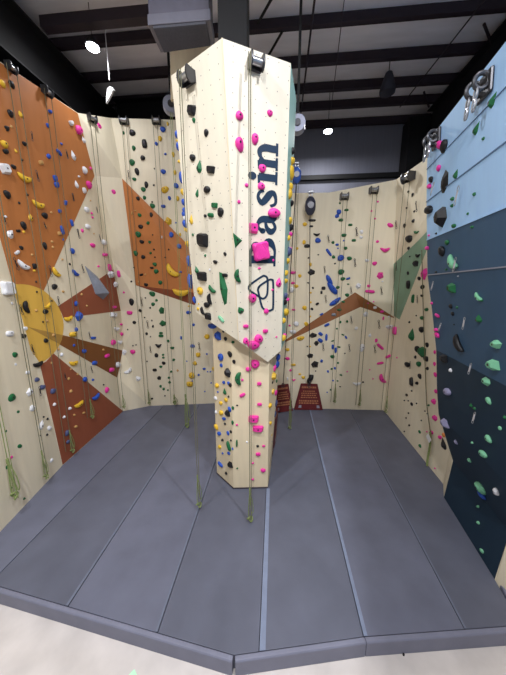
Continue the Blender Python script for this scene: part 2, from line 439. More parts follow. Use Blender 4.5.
# ---- vent unit hung under the roof
zb = 9.0
n1, n2, f2, f1 = [onz(*p, zb) for p in [(149, 24), (209.5, 19), (213.5, 43), (161.5, 51)]]
u = thing('vent_unit', 'grey sheet metal vent unit hanging from the roof above the pillar left', 'vent unit', (n1+n2+f1+f2)/4)
MB().prism([n1, n2, f2, f1], V((0, 0, 1.5))).put('casing', mat('vent sheet', (108, 107, 122), rough=.5, metal=.2), u, bevel=.015)
ce = (n1+n2+f1+f2)/4
MB().prism([ce+(p-ce)*1.04-V((0, 0, .02)) for p in (n1, n2, f2, f1)], V((0, 0, .16))).put('flange', mat('vent flange', (124, 124, 138), rough=.5, metal=.2), u, bevel=.01)
gm = MB()
for i in range(12):
    t = .08+.84*i/11
    a = n1.lerp(f1, t); b = n2.lerp(f2, t); a, b = a.lerp(b, .06), a.lerp(b, .94)
    gm.tube([a-V((0, 0, .03)), b-V((0, 0, .03))], .03, 6)
gm.put('grille', grille_m, u)

# ---------------------------------------------------------------- climbing pillar
Ct = onY(222, 38, 4.0); At = onz(171, 75.8, Ct.z); Rt_ = onz(290.8, 63.2, Ct.z)
Cb = onY(238.5, 341, 4.45)
nl = (At-Ct).cross(Cb-Ct).normalized(); nr = (Rt_-Ct).cross(Cb-Ct).normalized()
if nl.dot(EYE-Ct) < 0: nl = -nl
if nr.dot(EYE-Ct) < 0: nr = -nr
Ab = onpl(195.8, 312, Ct, nl); Rb = onpl(281.2, 350.2, Ct, nr); Tb = onpl(267.8, 362, Ct, nr)
R2t = onY(296.5, 95, 5.25); R2t = V((R2t.x, R2t.y, Ct.z)); R2b = onY(285, 342, 5.5)
sd = V((-.12, .99, 0)).normalized()
A2t = At+sd*.8; A2b = Ab+sd*.7
pil = thing('climbing_pillar', 'tall cream climbing pillar with flared lettered head standing on the mats', 'climbing pillar', V((-.6, 5.3, MAT_Z)))
hv = [At, Ct, Rt_, R2t, A2t, Ab, Cb, Tb, Rb, R2b, A2b]
hf = [[0, 1, 6, 5], [1, 2, 8, 7, 6], [2, 3, 9, 8], [4, 0, 5, 10], [3, 4, 10, 9], [0, 4, 3, 2, 1]]+[[5+i, 5+(i+1) % 6, 11] for i in range(6)]
hv.append(V((-.65, 5.15, 3.75)))
ff = facing(hv, hf[:3])
head = part('pillar_head', hv, ff+hf[3:], [cream_p, teal, cream_s], pil, [0, 0, 1, 0, 0, 0]+[2]*6, uv=True)
tgt('P', hv, ff[:2]+hf[6:]); tgt('R', hv, [ff[2]])
# pale edge bead along the crease and the lip
MB().tube([Ct, Cb], .008, 6).put('edge_bead', cream_s, pil).parent = head
s1, s2, s3 = FL(217, 473.5), FL(233.5, 488.5), FL(267.7, 487.7)
s4 = onY(271.4, 440, 5.5); s4 = at(s4, MAT_Z)
s5, s6 = V((-.6, 5.95, MAT_Z)), V((-1.25, 5.7, MAT_Z))
t4 = onY(280.5, 348, 5.5)
zt = 4.0
sv = [s1, s2, s3, s4, s5, s6, at(s1, zt), at(s2, zt), at(s3, zt-.35), t4, V((-.5, 5.9, zt)), at(s6, zt)]
sf = [[0, 1, 7, 6], [1, 2, 8, 7], [2, 3, 9, 8], [3, 4, 10, 9], [4, 5, 11, 10], [5, 0, 6, 11], [6, 7, 8, 9, 10, 11]]
ff = facing(sv, sf[:3])
part('pillar_shaft', sv, ff+sf[3:], cream_s, pil)
tgt('P', sv, ff[:2]); tgt('R', sv, [ff[2]])
MB().tube([s1+V((0,0,.012)), s2+V((0,-.004,.012)), s3+V((0,-.004,.012))], .014, 6).put('base_trim', steel_d, pil)
beam('steel_post', (-.78, 5.15, (Ct.z+.02+10.46)/2), .46, .42, 10.44-Ct.z, black_m, 'black steel post rising from the pillar top to the roof', 'post')
# plain beige panel behind the head, reaching up to the vent unit
q0 = onY(170.6, 100, 6.9); q1 = onY(212, 70, 6.9); q2 = onY(211, 36, 6.9); q3 = onY(170.2, 40, 6.9)
MB().prism([q0, q1, q2, q3], V((0, .08, 0))).put('rear_panel', cream_s, pil)

# ---- lettering on the right-front face
o0 = onpl(275.2, 266.3, Ct, nr); o1 = onpl(278.2, 143.2, Ct, nr); o2 = onpl(249.3, 265.5, Ct, nr)
ux = (o1-o0).normalized(); vx = nr.cross(ux).normalized()
if vx.dot(o2-o0) < 0: vx = -vx
us = (o1-o0).length/122.5; vsz = (o2-o0).dot(vx)/26.2
def warp(u):   # letters nearer the eye measure larger in the frame: find the true spacing along the text line
    y = 266.3-u; x = 275.2+(278.2-275.2)*u/122.5
    return (onpl(x, y, Ct, nr)-o0).dot(ux)
def P2(u, v, z=.0): return o0+ux*warp(u)+vx*(v*vsz)+nr*z
def ribbon(m, pts, closed=False, n=7, off=.002, th=.004, place=P2):
    pp = arc_px(pts, n) if len(pts) > 2 else [tuple(p) for p in pts]
    k = len(m.v); N = len(pp); top = []; bot = []
    for i, p in enumerate(pp):
        a = pp[max(i-1, 0)]; b = pp[min(i+1, N-1)]
        tx, ty = b[0]-a[0], b[1]-a[1]; L = math.hypot(tx, ty) or 1; nx, ny = -ty/L*p[2]/2, tx/L*p[2]/2
        top += [place(p[0]+nx, p[1]+ny, off+th), place(p[0]-nx, p[1]-ny, off+th)]
        bot += [place(p[0]+nx, p[1]+ny, off-.004), place(p[0]-nx, p[1]-ny, off-.004)]
    vs = top+bot; T = 2*N; f = []
    for i in range(N-1):
        a, b, c, d = 2*i, 2*i+1, 2*i+3, 2*i+2
        f += [[a, b, c, d], [T+a, T+d, T+c, T+b], [a, d, T+d, T+a], [b, T+b, T+c, c]]
    f += [[0, T, T+1, 1], [2*N-2, 2*N-1, T+2*N-1, T+2*N-2]]
    m.add(vs, f)
def disc(m, u, v, r, off=.002, th=.004):
    n = 20; ring = [P2(u+r*math.cos(2*math.pi*i/n), v+r*math.sin(2*math.pi*i/n), off-.004) for i in range(n)]
    m.prism(ring, nr*(th+.004))
def shift(pts, du): return [(p[0]+du, p[1], p[2]) for p in pts]
GLY = {
 'B': (0, [[(6.8, 0, 7.4), (6.8, 26, 7.4)], [(0, 1, 2.2), (14, 1, 2.2)], [(0, 25, 2.2), (14, 25, 2.2)],
           [(8, 24.9, 2.2), (15, 24.6, 2.8), (20.6, 19.8, 6.8), (15.5, 14.3, 2.6), (8, 13.9, 2.2)],
           [(8, 13.3, 2.2), (17, 13, 2.8), (24, 7.2, 7.8), (17, 1.4, 3), (8, 1.1, 2.2)]], []),
 'a': (30, [[(4.6, 13.4, 4.4), (7.5, 17.3, 2.8), (12, 17.8, 3.4), (16.2, 13.5, 6.4), (16.2, 5.5, 6.4), (18, 1.8, 4.2), (22.6, 1.6, 2)],
            [(14, 10.8, 2.2), (8, 9.4, 3.8), (4.2, 5.5, 6), (7.4, 1.5, 3.4), (11.5, 2, 2.8), (15.2, 5, 2.4)]], [(4.8, 13.4, 2.7)]),
 's': (57, [[(17, 12.6, 2.6), (15, 16.8, 2.8), (10, 17.9, 3), (5.2, 14.4, 5.4), (9.5, 10.3, 6.4), (14.6, 6.8, 6.2), (15.6, 3.4, 4.6), (10.5, 1.2, 3), (5, 1.8, 2.8), (2.6, 6.4, 2.8)]], []),
 'i': (81, [[(6.4, 0, 7), (6.4, 17.5, 7)], [(0, 1, 2.1), (13, 1, 2.1)], [(0, 17.2, 2.2), (8, 17.6, 2.2)]], [(6.4, 23.5, 3.8)]),
 'n': (95.2, [[(6.2, 0, 7), (6.2, 17.5, 7)], [(0, 1, 2.1), (12.6, 1, 2.1)], [(0, 17.2, 2.2), (8, 17.6, 2.2)],
            [(8, 12.5, 2), (12, 16.2, 3.2), (17.5, 16.6, 4.6), (21, 12, 7), (21, 5, 7), (21, 0, 7)], [(14.6, 1, 2.1), (27.2, 1, 2.1)]], []),
}
for ch, (du, strokes, dots) in GLY.items():
    m = MB()
    for i, s in enumerate(strokes): ribbon(m, shift(s, du), off=.002+.0004*i)
    for d in dots: disc(m, d[0]+du, d[1], d[2])
    m.put('letter', letter_m, pil, label='dark blue letter %s of the upright word' % ch).parent = head
def PX(x, y, z=0): return onpl(x, y, Ct, nr)+nr*z
def logo(pts):
    pts = [(225+a/6.325, 270+b/6.325, 1.9) for a, b in pts]
    m = MB(); ribbon(m, pts+pts[:2], place=PX, n=5); m.put('logo_outline', letter_m, pil, label='dark blue rounded loop of the emblem').parent = head
logo([(150, 112), (160, 92), (228, 44), (250, 37), (268, 58), (268, 140), (258, 170), (238, 181), (215, 168), (160, 132)])
logo([(208, 122), (220, 100), (275, 64), (295, 62), (304, 80), (304, 230), (294, 252), (270, 257), (242, 244), (228, 215), (212, 145)])

# ---------------------------------------------------------------- mats
region = [V((-4.45, 1.7, 0)), V((-4.76, 3.41, 0)), l1, l2, bA, bB, V((jr.x, jr.y-.01, 0)), rA, rB, rc1, rc2, K, K2, V((2.95, 2.55, 0))]
region = [V((p.x, p.y, 0)) for p in region]
i0, i1, i2, i3, i4 = [FL(*p) for p in [(0, 586), (130, 621), (234, 654.5), (364, 636), (506, 626)]]
fc = V((i2.x, i2.y, 0)); fl_ = (V((i0.x, i0.y, 0))-fc).normalized(); fr_ = (V((i4.x, i4.y, 0))-fc).normalized()
left_end = fc+fl_*4.2; right_end = fc+fr_*3.62
base_poly = [V((left_end.x, left_end.y, 0))]+region[1:13]+[V((right_end.x, right_end.y, 0)), V((i3.x, i3.y, 0)), fc]
seams_px = [((91, 480), (43, 529)), ((150, 480), (68, 606)), ((199.7, 507), (157.8, 631.7)), ((266.3, 488.7), (259, 653)), ((326, 480), (363.5, 636)), ((386.6, 480), (464, 628))]
SL = []
for a, b in seams_px:
    p, q = FL(*a), FL(*b); p = V((p.x, p.y, 0)); q = V((q.x, q.y, 0)); d = (p-q).normalized(); SL.append((q, V((d.y, -d.x, 0)), d))
ml = ['dark grey crash mat along the foot of the orange wall, leftmost of seven', 'dark grey crash mat, second from the left wall', 'dark grey crash mat with a green rope end over it, left of the pillar',
      'dark grey crash mat under the pillar', 'dark grey crash mat right of the pale center seam', 'dark grey crash mat in front of the maroon sign, second from the blue wall', 'dark grey crash mat along the foot of the blue wall, rightmost']
for i in range(7):
    poly = base_poly
    if i > 0: poly = clip_half(poly, SL[i-1][0]+SL[i-1][1]*.004, SL[i-1][1])
    if i < 6: poly = clip_half(poly, SL[i][0]-SL[i][1]*.004, -SL[i][1])
    m = MB().prism(poly, V((0, 0, MAT_Z-.004))).put('crash_mat', mat_g if i in (0, 2, 5) else mat_g2, bevel=.006)
    tag(m, ml[i], 'crash mat', 'crash mats')
    # each seam is covered by a strip along the edge of one of its two mats
    for k, side in ((i, -1), (i-1, 1)):
        if not 0 <= k < 6 or (k < 3) != (side < 0): continue
        q, n, d = SL[k]; wd = [.012, .04, .035, .075, .05, .03][k]; n = n*side
        cl = clip_half(clip_half(base_poly, q+n*.004, n), q+n*wd, -n)
        if k == 3: cl = clip_half(cl, V((s3.x, s3.y-.02, 0)), V((0, -1, 0)))
        MB().prism([V((p.x, p.y, MAT_Z-.006)) for p in cl], V((0, 0, .008))).put('seam_flap', flap_p if k in (3, 4) else flap_m, m, label='paler strip covering the seam')
def bolster(a, b, wd, label, dn):
    d = (b-a).normalized(); n = V((d.y, -d.x, 0)); n = n if n.dot(dn) > 0 else -n
    prof_ = [(0, .08), (wd, .08), (wd, MAT_Z-.012), (wd-.012, MAT_Z+.004), (.01, MAT_Z+.004), (0, MAT_Z-.01)]
    poly = [V((a.x, a.y, 0))+n*(u+.004)+V((0, 0, z)) for u, z in prof_]
    o = MB().prism(poly, V((b.x-a.x, b.y-a.y, 0))).put('edge_bolster', bolster_m, bevel=.006)
    tag(o, label, 'edge bolster', 'edge bolsters'); return o
DN = V((0, -1, 0)); BW = .062
fc3 = V((fc.x, fc.y, 0)); i3f = V((i3.x, i3.y, 0))
bolster(left_end, fc3-(fc3-left_end).normalized()*.006, BW, 'grey padded edge bolster along the front left of the mats', DN)
bolster(fc3+(i3f-fc3).normalized()*.012, i3f-(i3f-fc3).normalized()*.004, BW, 'short grey padded edge bolster between the front corner and the next joint', DN)
bolster(i3f+(right_end-i3f).normalized()*.004, right_end, BW, 'grey padded edge bolster along the front right of the mats', DN)
bolster(at(right_end, 0)+V((.01, 0, 0)), at(K2, 0)+V((.03, -.02, 0)), .1, 'short grey bolster running back to the foot of the blue wall', V((1, 0, 0)))

# ---------------------------------------------------------------- climbing holds
BV = {k: BVHTree.FromPolygons(v[0], v[1]) for k, v in TARGET.items() if v[0]}
EDGE = [(60, 169), (76, 171), (140, 178), (220, 185.5), (290, 191), (312, 195.8)]
def edge_x(y):
    for (y0, x0), (y1, x1) in zip(EDGE, EDGE[1:]):
        if y <= y1: return x0+(x1-x0)*(y-y0)/(y1-y0)
    return EDGE[-1][1]
nE = V((-sd.y, sd.x, 0))
def locate(x, y, code):
    d = ray(x, y).normalized()
    if code == 'E':
        e = onpl(edge_x(y), y, Ct, nl)+sd*.1
        return e, nE
    order = {'W': [0], 'P': [0, 1, 2, 3, -1, -2, 4, 5], 'R': [0, -1, -2, -3, -4, -5, -6, 1, 2, -8, -10, -12]}[code]
    for dx in order+([-.2]*14 if code == 'W' else []):
        if dx == -.2: y += 1
        h = BV[code].ray_cast(EYE, ray(x+dx, y).normalized())
        if h[0] is not None:
            n = h[1]; n = n if n.dot(EYE-h[0]) > 0 else -n
            return h[0], n
    return None, None
TPL = {}
def template(shape, var):
    key = (shape, var)
    if key in TPL: return TPL[key]
    rnd = random.Random(ord(shape)*31+var)
    n = 14 if shape in 'robehl' else (8 if shape == 'c' else 12)
    ph = [rnd.uniform(0, 6.28) for _ in range(3)]
    def R(t):
        c, s = abs(math.cos(t)), abs(math.sin(t))
        if shape in 'rc': return .5*(1+.05*math.sin(2*t+ph[0])+.05*math.sin(3*t+ph[1]))
        if shape == 'o': return .5*(1+.07*math.sin(2*t+ph[0])+.06*math.sin(3*t+ph[1]))
        if shape in 'elb': return .5/((c**4+s**4)**.25)*(1+.03*math.sin(3*t+ph[0]))*.96
        return .5
    smooth = shape not in 'Ptvsq'
    V_, F_ = [], []
    if shape in 'Ptvq':
        if shape == 'P':
            k = rnd.choice([5, 6, 6]); a0 = rnd.uniform(0, 6.28)
            out = []
            for i in range(k):
                t = a0+2*math.pi*(i+rnd.uniform(-.18, .18))/k
                out.append((.54*math.cos(t), .54*math.sin(t)))
            tx, ty, sc = rnd.uniform(-.08, .08), rnd.uniform(0, .12), .5
        elif shape == 'q':
            e = [rnd.uniform(-.07, .07) for _ in range(8)]
            out = [(-.5+e[0]*.5, -.3+e[1]), (-.44, -.42), (.34+e[2], -.5), (.46, -.36+e[3]), (.5, .3+e[4]), (.36+e[5], .46), (-.36+e[6], .5), (-.5, .36+e[7])]; tx, ty, sc = 0, .05, .7
        elif shape == 't':
            out = [(.06, .5), (.3, .16), (.46, -.2), (.3, -.46), (-.1, -.5), (-.42, -.3), (-.44, 0), (-.22, .28)]; tx, ty, sc = -.04, -.12, .35
        else:
            out = [(-.4, .5), (.12, .44), (.5, -.02), (.22, -.44), (-.14, -.5), (-.5, .02)]; tx, ty, sc = -.04, 0, .4
        if shape == 'v' and var == 1: out = [(-.5, .5), (.05, .2), (.5, -.02), (-.3, -.5)]
        for z, s in ((-.08, 1), (.06, 1), (1, sc)):
            for x, y in out: V_.append((tx*(z > .5)+x*s, ty*(z > .5)+y*s, z))
        k = len(out)
        rings = 3
    elif shape == 's':
        n = 28; k = n
        for z, s in ((-.08, .94), (.1, 1), (.7, .97), (1, .82)):
            for i in range(n):
                t = 2*math.pi*i/n; c, q = math.cos(t), math.sin(t)
                r = .5/max(abs(c), abs(q)); d = abs(math.sin(2*t))
                r *= .93+.05*d**2 if d < .97 else .95
                V_.append((c*r*s, q*r*s, z+.12*d*(z > .5)))
        rings = 4
    else:
        k = n
        prof = {'r': ((-.08, .97), (.2, 1), (.55, .92), (.84, .68), (.97, .36)), 'o': ((-.08, .97), (.2, 1), (.55, .9), (.86, .64), (.98, .32)),
                'c': ((-.08, 1), (.5, .85), (.95, .45)), 'e': ((-.08, 1), (.25, 1), (.7, .86), (.95, .6)), 'l': ((-.08, .98), (.4, 1), (.8, .84), (1, .5)),
                'b': ((-.08, .95), (.35, 1), (.75, .82), (.98, .42)), 'h': ((-.08, .96), (.3, 1), (.7, .86), (.96, .5))}[shape]
        for z, s in prof:
            for i in range(n):
                t = 2*math.pi*i/n; r = R(t); x, y = math.cos(t)*r*s, math.sin(t)*r*s
                if shape == 'e': y += .3*max(z, 0)*(1-abs(y))*.8
                if shape == 'o': y += .12*max(z, 0)
                if shape == 'b':
                    y = y*(.62-.5*x*x)+1.1*(x*x-.14); 
                if shape == 'h':
                    y = y*(.62-.25*abs(x))+.9*abs(x)-.25
                V_.append((x, y, z))
        rings = len(prof)
    for a in range(rings-1):
        for i in range(k):
            j = (i+1) % k; F_.append([a*k+i, a*k+j, (a+1)*k+j, (a+1)*k+i])
    F_.append(list(range((rings-1)*k, rings*k))); F_.append(list(range(k))[::-1])
    top = V_[(rings-1)*k:]
    if shape == 'h' or shape == 'b':
        sub = [V_[(rings-1)*k+i] for i in range(k)]; tp = (0, sum(v[1] for v in sub if abs(v[0]) < .2)/max(1, len([1 for v in sub if abs(v[0]) < .2])), top[0][2])
    else: tp = (sum(v[0] for v in top)/k, sum(v[1] for v in top)/k, sum(v[2] for v in top)/k)
    TPL[key] = (V_, F_, tp, smooth)
    return TPL[key]
DEP = {'r': .42, 'o': .42, 'e': .5, 't': .28, 'P': .4, 'q': .36, 'b': .3, 'l': .36, 'h': .38, 's': .3, 'c': .45, 'v': .16}
def frame_of(x, y, wpx, hpx, rot, shape, code):
    p, n = locate(x, y, code)
    if p is None: return None
    pull = (p-EYE).length; zc = (p-EYE).dot(FW)
    if code in 'ER':                      # the pillar's side faces are seen edge-on: true proportions, taken from the visible height
        s = zc/F_PX; yax = V((0, 0, 1)); yax = (yax-n*yax.dot(n)).normalized(); xax = yax.cross(n)
        H_ = hpx*s*(1.15 if code == 'R' else 1); W_ = H_*(1.15 if code == 'R' else .85); D_ = max(.06, min(.2, wpx*s*(.95 if code == 'R' else .7)))
        return p, xax, yax, n, W_, H_, D_
    c, s_ = math.cos(math.radians(rot)), math.sin(math.radians(rot))
    def J(dx, dy):
        return onpl(x+dx*.5, y+dy*.5, p, n)-onpl(x-dx*.5, y-dy*.5, p, n)
    jx, jy = J(c, s_), J(s_, -c)
    if shape in 'bl' and rot: Lp = math.hypot(wpx, hpx)*.95; Sp = Lp*(.52 if shape == 'b' else .32)
    elif shape in 'oe' and rot: Lp, Sp = max(wpx, hpx), min(wpx, hpx)*.85
    else: Lp, Sp = wpx, hpx
    iso = zc/F_PX
    def ln(px, j):
        f = min(1, iso/j.length); return px*j.length*(f+(1-f)*.5)
    xax = jx.normalized(); yax = n.cross(xax).normalized()
    if yax.dot(jy) < 0: xax = -xax; yax = -yax
    W_, H_ = ln(Lp, jx), ln(Sp, jy)
    D_ = DEP[shape]*math.sqrt(W_*H_)
    if shape == 'b': H_ = W_*.62; D_ = .24*W_
    return p, xax, yax, n, W_, H_, D_
